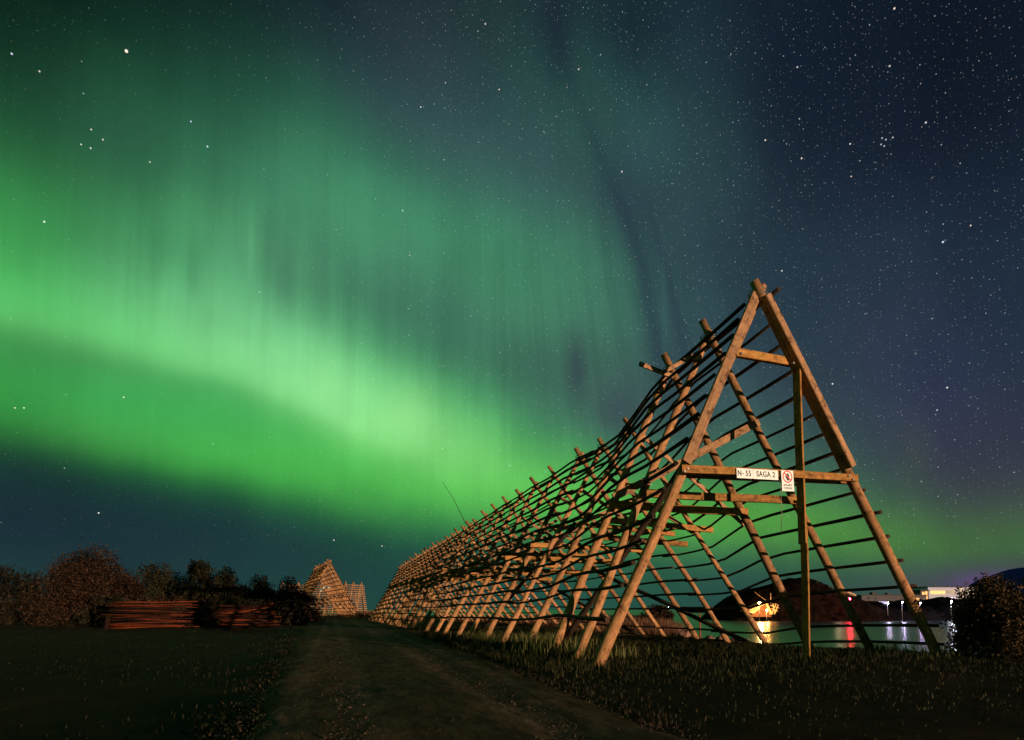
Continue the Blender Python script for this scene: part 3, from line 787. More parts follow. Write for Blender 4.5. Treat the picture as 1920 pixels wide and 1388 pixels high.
# ------------------------------------------------------------------ far shore
def interp(x, pts):
    if x <= pts[0][0]: return pts[0][1]
    for (a, b_), (c_, d) in zip(pts, pts[1:]):
        if x <= c_: return b_ + (d - b_) * (x - a) / (c_ - a)
    return pts[-1][1]
def ridge(name, prof, Y0, Y1, mat, nx=170, ny=44, rough=.8, front=8.0, seed=0, base=None):
    """land whose skyline follows prof [(px, py)] seen at distance Y0..Y1; real depth"""
    px0, px1 = prof[0][0], prof[-1][0]; V = []; I = []; Yc = (Y0 + Y1) / 2
    for j in range(ny):
        q = j / (ny - 1); Y = lerp(Y0, Y1, q)
        for i in range(nx):
            px = lerp(px0, px1, i / (nx - 1)); X = (px - 960) / F * Yc
            top = at(px, interp(px, prof), Yc).z
            e = 1 - abs(q * 2 - 1) ** 2.2
            v3 = Vector((X * .22, Y * .22, seed)); n_ = (mnoise.ridged_multi_fractal(v3, .9, 2.1, 6, 1.0, 2.0) - 1.1) * rough * .6 if rough > 1.25 else mnoise.fractal(v3, 1.0, 2.0, 5) * rough
            ef = min(1, i / 4, (nx - 1 - i) / 4)
            z = WZ - .6 + (top - WZ + .6) * (e ** .55) + n_ * e * (1 if q < .45 else .3) * (rough > 0)
            z = lerp(WZ - .8, z, ef ** .5 if ef < 1 else 1)
            V.append((X + n_ * .3, Y + n_ * .4 * (1 - q), z))
    for j in range(ny - 1):
        for i in range(nx - 1): a = j * nx + i; I += [a, a + 1, a + nx + 1, a + nx]
    o = np_mesh(name, V, 4, I, mat, smooth=False); tag(o, None, None, kind='structure'); return o
m, nt, b = new_mat('crag_rock')
tc = nt.nodes.new('ShaderNodeTexCoord').outputs['Object']
ca = ramp(nt, noise(nt, mapping(nt, tc, (1, .4, 1.3)), .42, 10, .75), [(.40, (.0008, .0006, .0006)), (.50, (.008, .0048, .004)), (.60, (.012, .0075, .0065)), (.72, (.022, .015, .013))])
nt.links.new(ca, b.inputs['Base Color']); b.inputs['Roughness'].default_value = 1; b.inputs['Specular IOR Level'].default_value = .02
bump(nt, b, noise(nt, tc, .8, 8, .7), 1.0, .8)
M['crag'] = m
M['dark_land'] = plain('dark_scrub', (.004, .0035, .004), 1.0, .8, .5, 0, .02)
ridge('headland', [(1335, 1160), (1350, 1137), (1372, 1118), (1400, 1106), (1425, 1101), (1446, 1096), (1470, 1087), (1490, 1085), (1505, 1086), (1520, 1090), (1540, 1101), (1560, 1110), (1580, 1119), (1600, 1128), (1618, 1142), (1630, 1160)], 185, 222, M['crag'], rough=1.4, seed=3)
ridge('embankment', [(1590, 1150), (1612, 1129), (1640, 1131), (1660, 1138), (1680, 1129), (1700, 1136), (1725, 1140), (1742, 1124), (1760, 1120), (1785, 1124), (1805, 1124), (1840, 1120), (1900, 1118), (1990, 1118), (2040, 1125)], 190, 216, M['dark_land'], rough=1.2, seed=8)
ridge('hills', [(1868, 1122), (1880, 1094), (1885, 1089), (1889, 1079), (1893, 1074), (1897, 1079), (1902, 1073), (1908, 1069), (1912, 1072), (1922, 1064), (1950, 1075), (1980, 1084), (2010, 1100), (2060, 1130)], 2400, 3100, plain('hills_painted_haze', (.07, .05, .42), 1.0, .2, .002, 0, 0), nx=200, ny=14, rough=2, seed=5)  # distance haze is put into the bluish base colour of the hills
ridge('islet', [(1278, 1142.5), (1290, 1139.5), (1312, 1138.2), (1330, 1139.5), (1350, 1139), (1372, 1142.5)], 640, 720, M['dark_land'], nx=40, ny=8, rough=.3, seed=6)

# boathouse at the foot of the headland
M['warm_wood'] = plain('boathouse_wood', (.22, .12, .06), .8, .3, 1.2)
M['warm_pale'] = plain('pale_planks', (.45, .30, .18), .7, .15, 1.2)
YB = 181.0
bh = thing('boathouse', at(1425, 1158, YB), 'floodlit timber boathouse with pale sloping roof at the foot of the headland', 'boathouse')
mb = MB(); mb.prism([at(1409, 1157, YB), at(1409, 1145, YB), at(1436, 1132, YB), at(1447, 1150, YB), at(1447, 1157, YB)], (0, 6, 0)); mb.build('wall', plain('boathouse_wall', (.10, .045, .02), .8, .3, 1), bh)
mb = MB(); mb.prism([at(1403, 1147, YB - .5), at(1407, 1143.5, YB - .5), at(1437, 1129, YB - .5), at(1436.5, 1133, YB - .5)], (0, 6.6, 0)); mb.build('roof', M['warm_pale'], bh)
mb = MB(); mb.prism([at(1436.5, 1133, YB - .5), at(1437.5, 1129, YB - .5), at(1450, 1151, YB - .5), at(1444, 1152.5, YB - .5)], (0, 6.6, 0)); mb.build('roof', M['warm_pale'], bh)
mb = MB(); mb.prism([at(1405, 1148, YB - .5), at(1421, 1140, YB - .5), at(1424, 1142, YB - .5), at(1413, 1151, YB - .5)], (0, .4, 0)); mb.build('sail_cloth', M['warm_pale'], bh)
mb = MB()
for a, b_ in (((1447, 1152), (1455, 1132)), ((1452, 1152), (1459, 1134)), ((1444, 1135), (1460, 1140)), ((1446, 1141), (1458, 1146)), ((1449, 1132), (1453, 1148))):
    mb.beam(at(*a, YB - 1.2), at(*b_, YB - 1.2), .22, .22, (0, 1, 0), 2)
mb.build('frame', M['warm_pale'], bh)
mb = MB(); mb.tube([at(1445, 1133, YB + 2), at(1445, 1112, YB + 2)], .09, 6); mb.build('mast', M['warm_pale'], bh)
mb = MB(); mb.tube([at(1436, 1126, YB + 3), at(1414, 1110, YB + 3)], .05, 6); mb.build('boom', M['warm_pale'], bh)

def lamp(px, py, Y, col, es, r, label, post=True, power=0, group=None, name='street_lamp', gz_=None, cat='lamp', posth=None):
    p = at(px, py, Y); base = p.copy(); base.z = gz_ if gz_ is not None else p.z - 4
    o = thing(name, base, label, cat, group)
    bm = bmesh.new(); bmesh.ops.create_icosphere(bm, subdivisions=2, radius=r)
    me = bpy.data.meshes.new('bulb'); bm.to_mesh(me); bm.free(); me.transform(Matrix.Translation(p))
    me.polygons.foreach_set('use_smooth', np.ones(len(me.polygons), dtype=bool))
    link('bulb', me, emis('lamp_glow', col, es), o)
    mb = MB(); mb.tube([base, p + UP * (r + .12)], [.10, .06], 6); 
    mb2 = MB(); mb2.tube([p + UP * (r + .05), p + UP * (r + .2)], [r * 1.5, r * .5], 8); mb2.build('lamp_shade', M['metal'], o)
    # the post stands just behind the bulb
    for i, v in enumerate(mb.v): mb.v[i] = (v[0], v[1] + r + .12, v[2])
    mb.build('post', M['metal'], o)
    if power:
        l = bpy.data.lights.new('lamp_light', 'POINT'); l.energy = power; l.color = col; l.shadow_soft_size = r * 1.3
        lo = bpy.data.objects.new('lamp_light', l); COL.objects.link(lo); lo.location = p + Vector((0, -r * 3, 0)); lo.parent = o; lo.matrix_parent_inverse = Matrix.Translation(-base)
    return o
lamp(1424, 1131, YB - 4, (1, .45, .12), 420, .28, 'orange floodlight in front of the boathouse roof', power=9000, name='floodlight', gz_=WZ - .5)
lamp(1438, 1145, YB - 3.2, (1, .38, .08), 420, .24, 'orange lamp low in front of the boathouse', power=900, name='floodlight', gz_=WZ - .5)
lamp(1592, 1123.5, 182, (1, .012, .03), 240, .45, 'bright red lamp on the slope right of the headland', name='beacon', gz_=0, cat='lamp')
lamp(1665, 1131, 186, (.8, .66, 1), 150, .20, 'leftmost pale violet lamp below the low building', power=260, gz_=WZ, group='lamps along the far shore')
lamp(1692, 1129, 186, (.72, .6, 1), 170, .20, 'second violet-white lamp from the left on the far shore', power=260, gz_=WZ, group='lamps along the far shore')
lamp(1726, 1131, 186, (.8, .5, 1), 170, .22, 'violet lamp in front of the right end of the low building', power=260, gz_=WZ, group='lamps along the far shore')
lamp(1784, 1128, 187, (.85, .8, 1), 120, .2, 'white lamp in front of the white building', power=2600, gz_=WZ, group='lamps along the far shore')
lamp(991, 1127, 70, (1, .5, .45), 9, .26, 'round pinkish lamp glowing through the middle of the rack', gz_=-1.0)
lamp(1254.5, 1139, 120, (.9, .95, 1), 22, .16, 'small cold white lamp right of the reddish shore bush', gz_=WZ)

# houses and halls
M['white_wall'] = plain('white_wall', (.44, .48, .68), .7, .06, .3)
M['grey_wall'] = plain('grey_wall', (.085, .075, .095), .85, .12, .2)
M['roof_dark'] = plain('roof_dark', (.03, .03, .035), .7)
M['lit_win'] = emis('lit_window', (1, .50, .16), .55)
M['cold_win'] = emis('cold_window', (.75, .62, 1), 1.0)
M['glass'] = plain('dark_glass', (.02, .03, .05), .1, .1, 1, 0, .6)
def hall(name, px0, px1, ytop, ybot, Y, depth, wall, label, cat):
    a = at(px0, ybot, Y); b_ = at(px1, ytop, Y); o = thing(name, ((a.x + b_.x) / 2, Y, a.z - 3), label, cat)
    mb = MB(); mb.box(a.x, Y, a.z - 3, b_.x, Y + depth, b_.z); mb.build('wall', wall, o)
    mb = MB(); mb.box(a.x - .3, Y - .35, b_.z, b_.x + .3, Y + depth + .3, b_.z + .35); mb.build('roof', M['roof_dark'], o)
    return o
def win(o, px0, py0, px1, py1, Y, mat, name='window', mull=0, fr=True):
    a = at(px0, py1, Y); b_ = at(px1, py0, Y)
    mb = MB(); mb.box(a.x, Y - .06, a.z, b_.x, Y - .03, b_.z); wd = mb.build(name, mat, o)
    if mull:
        mb = MB()
        for k in range(mull + 1):
            x_ = lerp(a.x, b_.x, k / mull); mb.box(x_ - .07, Y - .14, a.z, x_ + .07, Y - .065, b_.z)
        mb.box(a.x, Y - .12, b_.z, b_.x, Y - .065, b_.z + .1)
        m2 = mb.build('frame', M['metal'], wd); m2.matrix_parent_inverse = Matrix.Translation(-Vector(o.location))
    return wd
h1 = hall('hall', 1616, 1737, 1117, 1136, 226, 18, M['grey_wall'], 'long low flat-roofed hall behind the far shore lamps', 'building')
win(h1, 1717, 1121.5, 1723.5, 1126.5, 226, M['lit_win'], mull=2)
win(h1, 1731, 1121, 1736, 1125, 226, M['glass'], mull=1)
win(h1, 1647, 1128, 1665, 1134, 226, M['cold_win'], 'loading_door', mull=4)
win(h1, 1717, 1130, 1729, 1134.5, 226, M['cold_win'], 'loading_door', mull=3)
for x_ in (1626, 1640, 1672, 1690, 1704):
    win(h1, x_, 1120.5, x_ + 5, 1123.5, 226, M['glass'], mull=2)
mb = MB(); a = at(1655, 1117, 230)
for dx_, w_, h_ in ((-4, 1.6, 1.0), (2, 1.0, .7), (9, 2.2, .8)):
    mb = MB(); mb.box(a.x + dx_, 230, a.z, a.x + dx_ + w_, 232, a.z + .35 + h_); mb.build('roof_vent', M['roof_dark'], h1)
h2 = hall('stair_tower', 1727, 1741, 1108, 1136, 233, 8, M['grey_wall'], 'narrow tower with lit window between the hall and the white building', 'building')
win(h2, 1729, 1110, 1733, 1117, 233, M['lit_win'], mull=1); win(h2, 1735.5, 1108.8, 1738.5, 1128, 233, M['lit_win'], mull=1)
h3 = hall('office_building', 1741, 1826, 1101.5, 1128, 236, 16, M['white_wall'], 'white modern building with lit window band and slanted dark glazing', 'building')
win(h3, 1744, 1108, 1772, 1114, 236, M['lit_win'], mull=10)
win(h3, 1775, 1107.5, 1793, 1113.5, 236, M['glass'], mull=5)
win(h3, 1775, 1120, 1794, 1124.5, 236, M['cold_win'], mull=5)
mb = MB(); mb.prism([at(1797.5, 1102.5, 235.9), at(1804, 1102.5, 235.9), at(1815, 1126, 235.9), at(1801, 1126, 235.9)], (0, -.1, 0)); mb.build('glazing', M['glass'], h3)
mb = MB(); mb.prism([at(1809, 1107.5, 235.9), at(1826, 1107.5, 235.9), at(1826, 1113.5, 235.9), at(1812, 1113.5, 235.9)], (0, -.1, 0)); mb.build('window', M['glass'], h3)
mb = MB(); mb.tube([at(1754, 1102, 240), at(1754, 1089, 240)], .07, 6); mb.tube([at(1751, 1099, 240), at(1757, 1099, 240)], .05, 5); mb.tube([at(1752, 1097, 240), at(1756, 1097, 240)], .05, 5); mb.build('antenna', M['metal'], h3)
# pale-roofed house on the headland
hs = thing('house', at(1592, 1124, 195), 'house with a pale floodlit roof on the headland slope', 'house')
mb = MB(); mb.prism([at(1570, 1128, 195), at(1570, 1112, 195), at(1579, 1107, 195), at(1602, 1114, 195), at(1602, 1128, 195)], (0, 7, 0)); mb.build('wall', M['warm_wood'], hs)
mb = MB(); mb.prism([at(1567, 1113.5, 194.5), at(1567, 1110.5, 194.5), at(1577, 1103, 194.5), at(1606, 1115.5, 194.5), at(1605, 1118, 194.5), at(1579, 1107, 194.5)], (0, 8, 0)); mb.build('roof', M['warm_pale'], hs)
lamp(1570, 1104, 191, (1, .72, .45), 1.5, .12, 'small warm lamp lighting the scrub on top of the headland', power=260, gz_=4.0)
for k, (x_, y_) in enumerate(((1530, 1092), (1540, 1098), (1550, 1101), (1558, 1104))):
    p = at(x_, y_ + 7, 193.5 - k * .3)
    tree('bush', p, 2.3, 2.2, 420, .22, M['leaf_green'], ['leftmost lit shrub on top of the headland', 'second lit shrub from the left on the headland top', 'third lit shrub on the headland, above the slope', 'lit shrub on the headland nearest the pale-roofed house'][k], 'shrub', 'shrubs on the headland', clumps=7, seed=30 + k, low=.02)

# ------------------------------------------------------------------ sun (distant floodlight direction)
EL = math.radians(1.9)
sd = Vector((math.sin(SUNAZ) * math.cos(EL), -math.cos(SUNAZ) * math.cos(EL), math.sin(EL)))
sl = bpy.data.lights.new('sun', 'SUN'); sl.energy = 5.0; sl.angle = math.radians(.5); sl.color = (1, .67, .41)
so = bpy.data.objects.new('sun', sl); COL.objects.link(so); so.rotation_euler = sd.to_track_quat('Z', 'Y').to_euler()

# ------------------------------------------------------------------ night sky with aurora (by direction)
world = bpy.data.worlds.new('World'); SC.world = world; world.use_nodes = True
nt = world.node_tree; nt.nodes.clear()
class X:
    def __init__(s, o): s.o = o
    def _b(s, op, a, b=None, c=None): 
        n = nt.nodes.new('ShaderNodeMath'); n.operation = op
        for i, v in enumerate((a, b, c)):
            if v is None: continue
            if isinstance(v, X): nt.links.new(v.o, n.inputs[i])
            else: n.inputs[i].default_value = v
        return X(n.outputs[0])
    def __add__(s, k): return s._b('ADD', s, k)
    __radd__ = __add__
    def __sub__(s, k): return s._b('SUBTRACT', s, k)
    def __rsub__(s, k): return s._b('SUBTRACT', k, s)
    def __mul__(s, k): return s._b('MULTIPLY', s, k)
    __rmul__ = __mul__
    def __rtruediv__(s, k): return s._b('DIVIDE', k, s)
    def __truediv__(s, k): return s._b('DIVIDE', s, k)
    def max(s, k): return s._b('MAXIMUM', s, k)
    def min(s, k): return s._b('MINIMUM', s, k)
    def pow(s, k): return s._b('POWER', s, k)
    def abs(s): return s._b('ABSOLUTE', s)
    def exp(s): return s._b('EXPONENT', s)
    def fn(s, op, k=None): return s._b(op, s, k)
    def gauss(s, c, w): 
        d = (s - c) * (1.0 / w); return (d * d * -1.0).exp()
    def step(s, a, b):
        n = nt.nodes.new('ShaderNodeMapRange'); n.interpolation_type = 'SMOOTHSTEP'; nt.links.new(s.o, n.inputs[0])
        n.inputs[1].default_value = a; n.inputs[2].default_value = b; n.inputs[3].default_value = 0; n.inputs[4].default_value = 1
        return X(n.outputs[0])
def vec(x, y, z=0.0):
    n = nt.nodes.new('ShaderNodeCombineXYZ')
    for i, v in enumerate((x, y, z)):
        if isinstance(v, X): nt.links.new(v.o, n.inputs[i])
        else: n.inputs[i].default_value = v
    return n.outputs[0]
def curve1(x, pts, lo, hi, vlo, vhi):
    """smooth 1-D curve through pts: colour ramp over [lo,hi] holding values in [vlo,vhi]"""
    st = [((a - lo) / (hi - lo), ((v - vlo) / (vhi - vlo),) * 3) for a, v in pts]
    r = ramp(nt, ((x - lo) * (1 / (hi - lo))).o, sorted(st), 'CARDINAL')
    sp = nt.nodes.new('ShaderNodeSeparateColor'); nt.links.new(r, sp.inputs[0])
    return X(sp.outputs[0]) * (vhi - vlo) + vlo
def cmix(fac, a, b, mode='MIX'):
    # colour sockets only: implicit conversions would overflow the shader stack
    m = nt.nodes.new('ShaderNodeMix'); m.data_type = 'RGBA'; m.blend_type = mode; m.clamp_factor = False
    for s, v in ((m.inputs[0], fac), (m.inputs[6], a), (m.inputs[7], b)):
        if isinstance(v, X): nt.links.new(v.o, s)
        elif isinstance(v, (int, float)): s.default_value = v
        elif isinstance(v, tuple): s.default_value = (*v, 1)
        else: nt.links.new(v, s)
    return m.outputs[2]
def cscale(col, f): return cmix(f, (0.0, 0.0, 0.0), col)
def cadd(a, b): return cmix(1.0, a, b, 'ADD')
def lin(c): return tuple(((v / 255) / 12.92 if v / 255 <= .04045 else ((v / 255 + .055) / 1.055) ** 2.4) for v in c)
def ae(px, py):
    """azimuth and elevation (degrees) of a sky point measured on the photograph"""
    d = ray(px, py).normalized(); return math.degrees(math.atan2(d.x, d.y)), math.degrees(math.asin(d.z))

tcn = nt.nodes.new('ShaderNodeTexCoord').outputs['Generated']
sp = nt.nodes.new('ShaderNodeSeparateXYZ'); nt.links.new(tcn, sp.inputs[0])
dx, dy, dz = (X(sp.outputs[i]) for i in range(3))
AZ = dx.fn('ARCTAN2', dy) * (180 / PI)
ELV = dz.fn('ARCSINE') * (180 / PI)
AZc = AZ.max(-52.0).min(52.0)

cols = {
 0: (605, [(0,(14,38,30)),(100,(18,52,38)),(200,(30,80,52)),(280,(40,100,60)),(380,(52,130,72)),(450,(62,155,80)),(520,(75,180,92)),(575,(95,198,108)),(602,(88,180,98)),(630,(68,155,82)),(665,(61,148,75)),(700,(56,152,72)),(760,(50,144,64)),(800,(43,118,56)),(840,(28,68,48)),(880,(25,52,52)),(940,(26,46,54)),(1000,(27,46,56)),(1060,(32,60,62)),(1143,(35,62,60))]),
 160: (642, [(0,(14,38,32)),(60,(20,55,40)),(200,(38,90,58)),(280,(45,108,65)),(370,(54,118,72)),(430,(58,126,78)),(480,(72,150,92)),(540,(88,180,108)),(605,(102,205,116)),(636,(95,185,105)),(665,(74,152,86)),(690,(62,150,80)),(740,(60,160,80)),(790,(64,156,74)),(830,(55,125,60)),(865,(32,80,50)),(900,(26,55,50)),(950,(25,46,54)),(1050,(28,50,58)),(1143,(32,60,60))]),
 320: (685, [(0,(15,36,32)),(80,(22,56,44)),(180,(36,84,62)),(250,(46,104,74)),(330,(52,115,80)),(400,(62,132,90)),(460,(72,150,98)),(520,(92,175,118)),(580,(108,195,128)),(640,(118,212,130)),(675,(112,205,122)),(705,(78,168,94)),(735,(68,168,88)),(780,(64,170,84)),(830,(72,178,82)),(870,(58,150,66)),(900,(32,92,54)),(940,(26,58,54)),(1000,(27,48,57)),(1143,(32,60,60))]),
 480: (730, [(0,(18,34,36)),(60,(20,44,42)),(150,(32,72,60)),(250,(48,104,80)),(330,(58,122,90)),(400,(74,145,104)),(450,(88,160,114)),(520,(85,155,112)),(580,(105,185,128)),(640,(125,210,140)),(690,(132,220,142)),(720,(120,210,128)),(750,(78,175,95)),(790,(70,175,90)),(840,(78,190,85)),(880,(72,180,76)),(915,(50,130,62)),(950,(32,78,58)),(990,(28,56,58)),(1050,(29,55,60)),(1143,(34,66,62))]),
 640: (800, [(0,(20,32,38)),(60,(24,40,46)),(150,(40,70,70)),(230,(48,100,82)),(300,(62,130,98)),(370,(74,148,106)),(430,(76,148,108)),(500,(68,130,98)),(560,(70,132,100)),(620,(88,165,116)),(680,(118,208,136)),(740,(138,224,142)),(790,(140,222,138)),(815,(112,205,112)),(850,(85,188,88)),(890,(78,185,80)),(930,(70,165,74)),(965,(46,112,66)),(1000,(32,75,62)),(1060,(29,60,60)),(1143,(34,72,64))]),
 800: (865, [(0,(24,36,40)),(100,(40,58,64)),(200,(52,80,84)),(300,(58,99,92)),(370,(62,125,98)),(430,(68,138,102)),(500,(66,130,98)),(560,(62,116,92)),(620,(62,118,92)),(680,(72,145,100)),(740,(105,195,118)),(800,(140,222,132)),(850,(130,220,122)),(890,(95,198,92)),(930,(82,182,78)),(965,(60,140,70)),(1000,(36,90,64)),(1050,(30,66,62)),(1143,(34,74,66))]),
 960: (918, [(0,(24,42,42)),(100,(32,57,56)),(200,(38,66,66)),(300,(48,80,78)),(380,(55,100,87)),(440,(62,126,96)),(520,(66,130,98)),(580,(66,126,96)),(650,(62,112,90)),(720,(62,115,90)),(780,(66,140,92)),(830,(80,172,92)),(880,(98,200,96)),(930,(96,195,84)),(970,(75,160,74)),(1010,(45,105,68)),(1060,(32,76,66)),(1143,(36,78,68))]),
 1120: (950, [(0,(18,32,40)),(60,(18,32,42)),(150,(33,63,62)),(220,(40,74,70)),(300,(42,70,70)),(360,(43,66,70)),(420,(52,92,82)),(500,(62,118,95)),(580,(66,122,98)),(650,(64,110,92)),(720,(62,95,88)),(780,(62,95,88)),(830,(64,118,90)),(880,(76,155,84)),(930,(90,185,76)),(970,(85,175,72)),(1010,(58,125,70)),(1050,(40,92,68)),(1143,(36,80,70))]),
 1280: (975, [(0,(18,32,40)),(150,(24,42,50)),(250,(37,63,67)),(350,(44,70,75)),(430,(46,66,76)),(500,(46,66,76)),(600,(50,76,82)),(700,(56,80,85)),(780,(60,90,86)),(850,(62,110,88)),(900,(72,140,80)),(950,(88,172,70)),(990,(84,165,70)),(1030,(60,118,72)),(1070,(44,88,70)),(1143,(38,76,70))]),
 1440: (995, [(0,(16,26,38)),(150,(18,28,42)),(300,(24,36,50)),(420,(32,48,60)),(500,(36,56,68)),(600,(40,62,74)),(700,(48,70,80)),(780,(54,80,82)),(850,(62,105,84)),(900,(70,130,78)),(950,(84,160,68)),(990,(82,155,66)),(1040,(58,105,70)),(1090,(42,78,72)),(1143,(38,68,70))]),
 1600: (1012, [(0,(13,22,34)),(150,(15,24,37)),(300,(22,31,46)),(420,(32,46,60)),(520,(39,53,68)),(620,(46,58,74)),(720,(49,61,76)),(800,(53,68,78)),(880,(58,88,80)),(940,(66,110,72)),(990,(76,135,64)),(1030,(72,125,64)),(1070,(55,90,70)),(1143,(48,66,70))]),
 1760: (1025, [(0,(12,20,32)),(150,(13,22,34)),(300,(20,28,44)),(420,(30,44,60)),(520,(37,49,64)),(620,(42,51,70)),(720,(42,54,74)),(800,(50,58,76)),(870,(58,62,76)),(930,(62,72,74)),(980,(66,95,68)),(1025,(70,112,62)),(1060,(62,90,68)),(1100,(60,70,74)),(1143,(58,62,74))]),
 1920: (1025, [(0,(10,17,28)),(200,(14,22,34)),(400,(26,38,54)),(520,(32,46,62)),(640,(36,50,68)),(760,(42,54,70)),(860,(50,56,70)),(930,(60,70,70)),(980,(64,90,66)),(1020,(66,102,62)),(1060,(60,80,66)),(1143,(58,60,74))]),
}
keys = sorted(cols)
LIFT = {0: -.25, 160: -.1, 800: .2, 960: .45, 1120: .6, 1280: .6, 1440: .5, 1600: .4, 1760: .35, 1920: .35}   # zenith profile lift
# edge of the bright curtain as elevation over azimuth
edge_pts = [(ae(x, cols[x][0])[0], ae(x, cols[x][0])[1]) for x in keys]
EDGE = curve1(AZc, edge_pts, -60, 60, 0, 40)
# slight waviness of the curtain edge
wav = X(noise(nt, vec(AZ * .12, 3.0), 1.0, 3)) - .5
D = ELV - EDGE + wav * 1.2
DLO, DHI = -32.0, 46.0
dpar = ((D - DLO) * (1 / (DHI - DLO))).o
# column index along azimuth, cubic B-spline blend of the profiles
CI = curve1(AZc, [(ae(x, cols[x][0])[0], i) for i, x in enumerate(keys)], -60, 60, -1.5, 13.5).max(0.0).min(12.0)
total = None
for k in range(-1, 14):
    kk = min(12, max(0, k)); x = keys[kk]; ey = ae(x, cols[x][0])[1]
    if k in (-1, 0) or k == 13 or True:
        st = []
        for (y, c_) in cols[x][1]:
            e = ae(x, y)[1]; tp = LIFT.get(x, 0) * max(0, 1 - y / 520); q_ = lin(c_)
            st.append(((e - ey - DLO) / (DHI - DLO), (q_[0] * (1 + tp), q_[1] * (1 + tp * 1.1), q_[2] * (1 + tp))))
        st.sort()
    if k == kk: rcol = ramp(nt, dpar, st, 'B_SPLINE'); 
    elif k == -1: rcol = ramp(nt, dpar, st, 'B_SPLINE')
    t_ = (CI - float(k)).abs()
    wgt = (((2.0 - t_).max(0.0)).pow(3.0) - ((1.0 - t_).max(0.0)).pow(3.0) * 4.0) * (1 / 6)
    term = cscale(rcol, wgt)
    total = term if total is None else cadd(total, term)
sky = total

# rays: streaks that lean more to the right side of the sky
lean = AZ.step(-4.0, 16.0) * .36
Q = AZ + ELV * lean
ray1 = X(noise(nt, vec(Q * .42, ELV * .025), 1.0, 4, .62)) - .5
ray2 = X(noise(nt, vec(Q * 1.5, ELV * .05 + 7.0), 1.0, 3, .6)) - .5
patch = X(noise(nt, vec(AZ * .10, ELV * .12, 2.0), 1.0, 3, .5)) - .5
above = D.step(-1.0, 9.0)
band = D.step(-16.0, -8.0)
fac = 1.0 + above * (ray1 * .50 + ray2 * .26) * (1.0 - AZ.step(18.0, 40.0) * .6) * (1.0 - ELV.step(24.0, 40.0) * .5) + patch * .5 * band + (1.0 - above) * band * (ray1 * .25)
sky = cscale(sky, fac.max(.3))
# dark navy gaps between rays
def dark(sky, mask, col, amt): return mixc(nt, (mask * amt).o, sky, lin(col))
st_pts = [ae(x, y) for x, y in ((1030, 0), (1058, 100), (1108, 250), (1160, 380), (1198, 480), (1222, 600), (1242, 700), (1256, 800))]
SX = curve1(ELV, sorted((e, a) for a, e in st_pts), 0, 60, -10, 25)
dS = AZ - SX
prof = (dS * (1 / .85)); profm = (prof * prof * -1.0).exp()
profw = (dS - 1.2) * (1 / 2.6); profw = (profw * profw * -1.0).exp()
win1 = ELV.step(14.0, 24.0) * (1.0 - ELV.step(44.0, 54.0))
sky = dark(sky, profm * win1, (36, 46, 68), .46)
sky = dark(sky, profw * win1, (36, 48, 66), .32)
dS2 = (dS - 2.3) * (1 / .5)
sky = dark(sky, (dS2 * dS2 * -1.0).exp() * ELV.step(18.0, 25.0) * (1.0 - ELV.step(31.0, 36.0)), (40, 50, 74), .35)
for (x, y, wx, wy, col, amt) in ((1082, 690, 1.1, 3.0, (52, 60, 76), .6), (1160, 772, 2.4, 2.2, (58, 66, 82), .5), (1290, 800, 3.0, 3.5, (52, 68, 82), .35),
        (532, 515, 1.0, 3.4, (62, 104, 88), .40), (505, 450, .7, 2.8, (62, 112, 90), .3), (362, 500, .8, 2.2, (58, 120, 84), .35), (300, 455, 1.0, 2.4, (60, 124, 84), .3), (600, 520, .9, 3.2, (66, 116, 92), .35), (215, 260, 5, 3, (38, 76, 64), .45),
        (800, 120, 7, 6, (42, 52, 62), .3), (835, 590, 2.5, 3.5, (58, 104, 88), .4), (745, 565, 2.2, 4.5, (60, 106, 88), .35), (1800, 820, 6, 3.2, (58, 58, 78), .35), (1745, 740, 2.4, 4, (42, 46, 76), .35), (1715, 850, 1.2, 2.5, (64, 78, 66), .35),
        (1050, 60, 2.0, 4, (20, 30, 42), .5), (1900, 1080, 7, 1.2, (78, 66, 96), .35)):
    a, e = ae(x, y)
    da = (AZ - a) * (1 / wx); de = (ELV - e) * (1 / wy)
    sky = dark(sky, ((da * da + de * de) * -1.0).exp(), col, amt)
a, e = ae(1846, 1092); da = (AZ - a) * (1 / 2.0); de = (ELV - e) * (1 / .75)
sky = dark(sky, ((da * da + de * de) * -1.0).exp(), (110, 72, 140), .5)
# brighter rays
for (x, y, wx, wy, col, amt) in ((470, 480, .32, 2.6, (98, 176, 122), .45), (1246, 600, .35, 4.5, (60, 96, 96), .4), (615, 720, 2.0, 2.6, (150, 232, 150), .35), (770, 780, 2.2, 2.4, (152, 228, 142), .4), (1090, 210, 2.2, 5, (42, 84, 70), .4), (1140, 260, 1.2, 4.5, (44, 80, 72), .35), (345, 420, 1.6, 2.6, (72, 148, 96), .4), (40, 410, 4, 2.5, (62, 160, 82), .35), (1310, 330, 4, 8, (46, 72, 77), .35), (1380, 850, 3, 2.2, (66, 118, 92), .4)):
    a, e = ae(x, y)
    da = (AZ - a) * (1 / wx); de = (ELV - e) * (1 / wy)
    sky = dark(sky, ((da * da + de * de) * -1.0).exp(), col, amt)
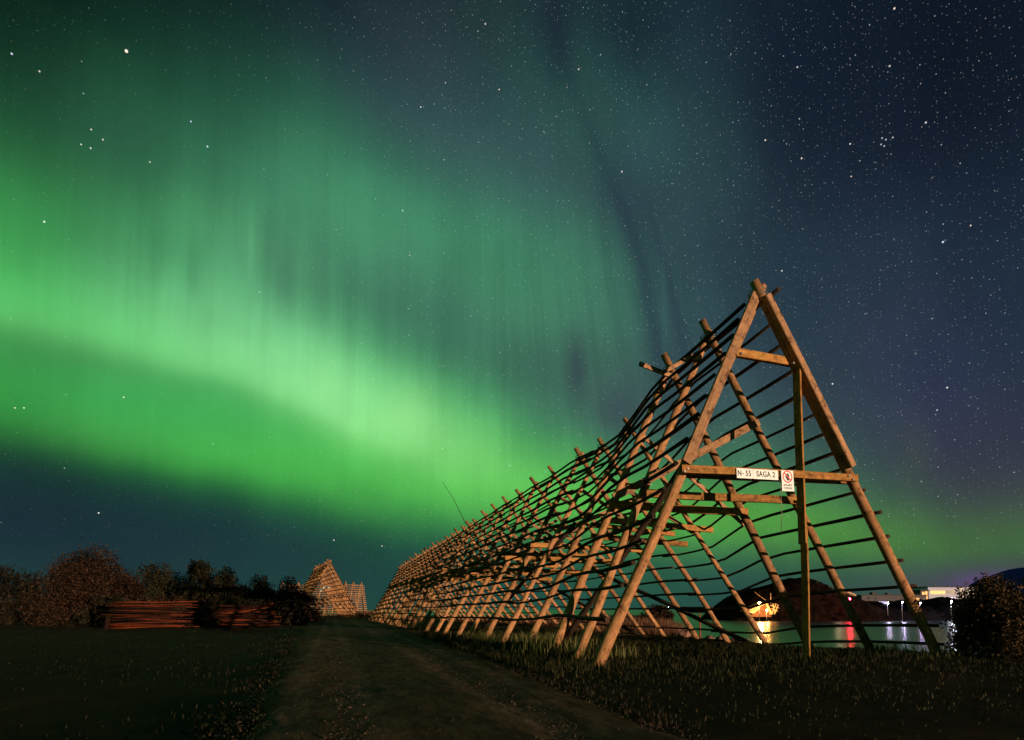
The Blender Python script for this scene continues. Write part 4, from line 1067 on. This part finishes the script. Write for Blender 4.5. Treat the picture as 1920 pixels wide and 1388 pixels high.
# stars
def stars(scale, rad, power, gain, seed, dens=None):
    v = nt.nodes.new('ShaderNodeTexVoronoi'); v.voronoi_dimensions = '2D'; v.feature = 'F1'; v.inputs['Scale'].default_value = scale
    cosE = (ELV * (PI / 180)).fn('COSINE')
    nt.links.new(vec(AZ * (PI / 180) * .84 + seed, ELV * (PI / 180) + seed * .37), v.inputs['Vector'])
    d = X(v.outputs['Distance']); s2 = nt.nodes.new('ShaderNodeSeparateColor'); nt.links.new(v.outputs['Color'], s2.inputs[0])
    r1, r2 = X(s2.outputs[0]), X(s2.outputs[1])
    b = r1.pow(power)
    core = (1.0 - d * (1.0 / (rad * scale)) * (1.0 / (b * .6 + .55))).max(0.0)
    core = core.step(0.0, .75)
    I = core * b * gain * ELV.step(1.0, 9.0)
    if dens is not None: I = I * dens
    tint = mixc(nt, r2.o, (1.0, .86, .74), (.72, .86, 1.0))
    return cscale(tint, I)
field = AZ.step(-34.0, 2.0) * .75 + .25
sky = cadd(sky, stars(230, .0008, 4.0, .14, 2.9, field))
sky = cadd(sky, stars(125, .00075, 4.5, .36, 1.3, field))
sky = cadd(sky, stars(60, .00085, 6.0, .5, 4.1, field))
sky = cadd(sky, stars(20, .0009, 6.0, .7, 7.7))
br = [(237, 96, 2.2), (389, 275, .8), (22, 101, .8), (74, 134, .6), (171, 243, .6), (152, 271, .5), (193, 262, .6), (170, 278, .6), (281, 304, .5), (358, 228, .6), (83, 416, .9), (910, 45, .6), (936, 168, .5), (789, 201, .5), (755, 395, .6), (1677, 16, .9), (1768, 454, 1.1), (1435, 263, .8), (1503, 297, .8), (1736, 230, .7), (1668, 124, .6), (1561, 720, .9), (1466, 508, .7), (716, 1024, .8), (185, 962, .9), (232, 745, .7), (45, 765, .6), (28, 765, .6), (626, 1013, .8), (1776, 727, .9), (1757, 769, .6), (1594, 270, .6), (1674, 258, .4), (1661, 262, .4), (1654, 259, .4), (1658, 274, .45), (1652, 271, .4), (1596, 331, .5), (1495, 126, .5), (1820, 423, .6), (1166, 322, .7), (1085, 130, .6)]
for (x, y, s_) in br:
    d = ray(x, y).normalized()
    n = nt.nodes.new('ShaderNodeVectorMath'); n.operation = 'DISTANCE'; nt.links.new(tcn, n.inputs[0]); n.inputs[1].default_value = d
    rr = .0009 + .00045 * s_
    I = (1.0 - X(n.outputs['Value']) * (1 / rr)).max(0.0) * (.6 + s_)
    tint = random.choice(((.75, .85, 1), (1, .95, .9), (1, .8, .65)))
    sky = cmix(I, sky, tint, 'ADD')
bg = nt.nodes.new('ShaderNodeBackground'); nt.links.new(sky, bg.inputs[0]); bg.inputs[1].default_value = 1.0
out = nt.nodes.new('ShaderNodeOutputWorld'); nt.links.new(bg.outputs[0], out.inputs[0])
world.cycles.sampling_method = 'MANUAL'; world.cycles.sample_map_resolution = 512

# ------------------------------------------------------------------ render settings
SC.view_settings.view_transform = 'Standard'; SC.view_settings.look = 'None'; SC.view_settings.exposure = 0; SC.view_settings.gamma = 1
SC.cycles.max_bounces = 4; SC.cycles.diffuse_bounces = 1; SC.cycles.glossy_bounces = 2
SC.cycles.use_adaptive_sampling = True; SC.cycles.adaptive_threshold = .015; SC.cycles.adaptive_min_samples = 12
SC.cycles.sample_clamp_indirect = 4.0
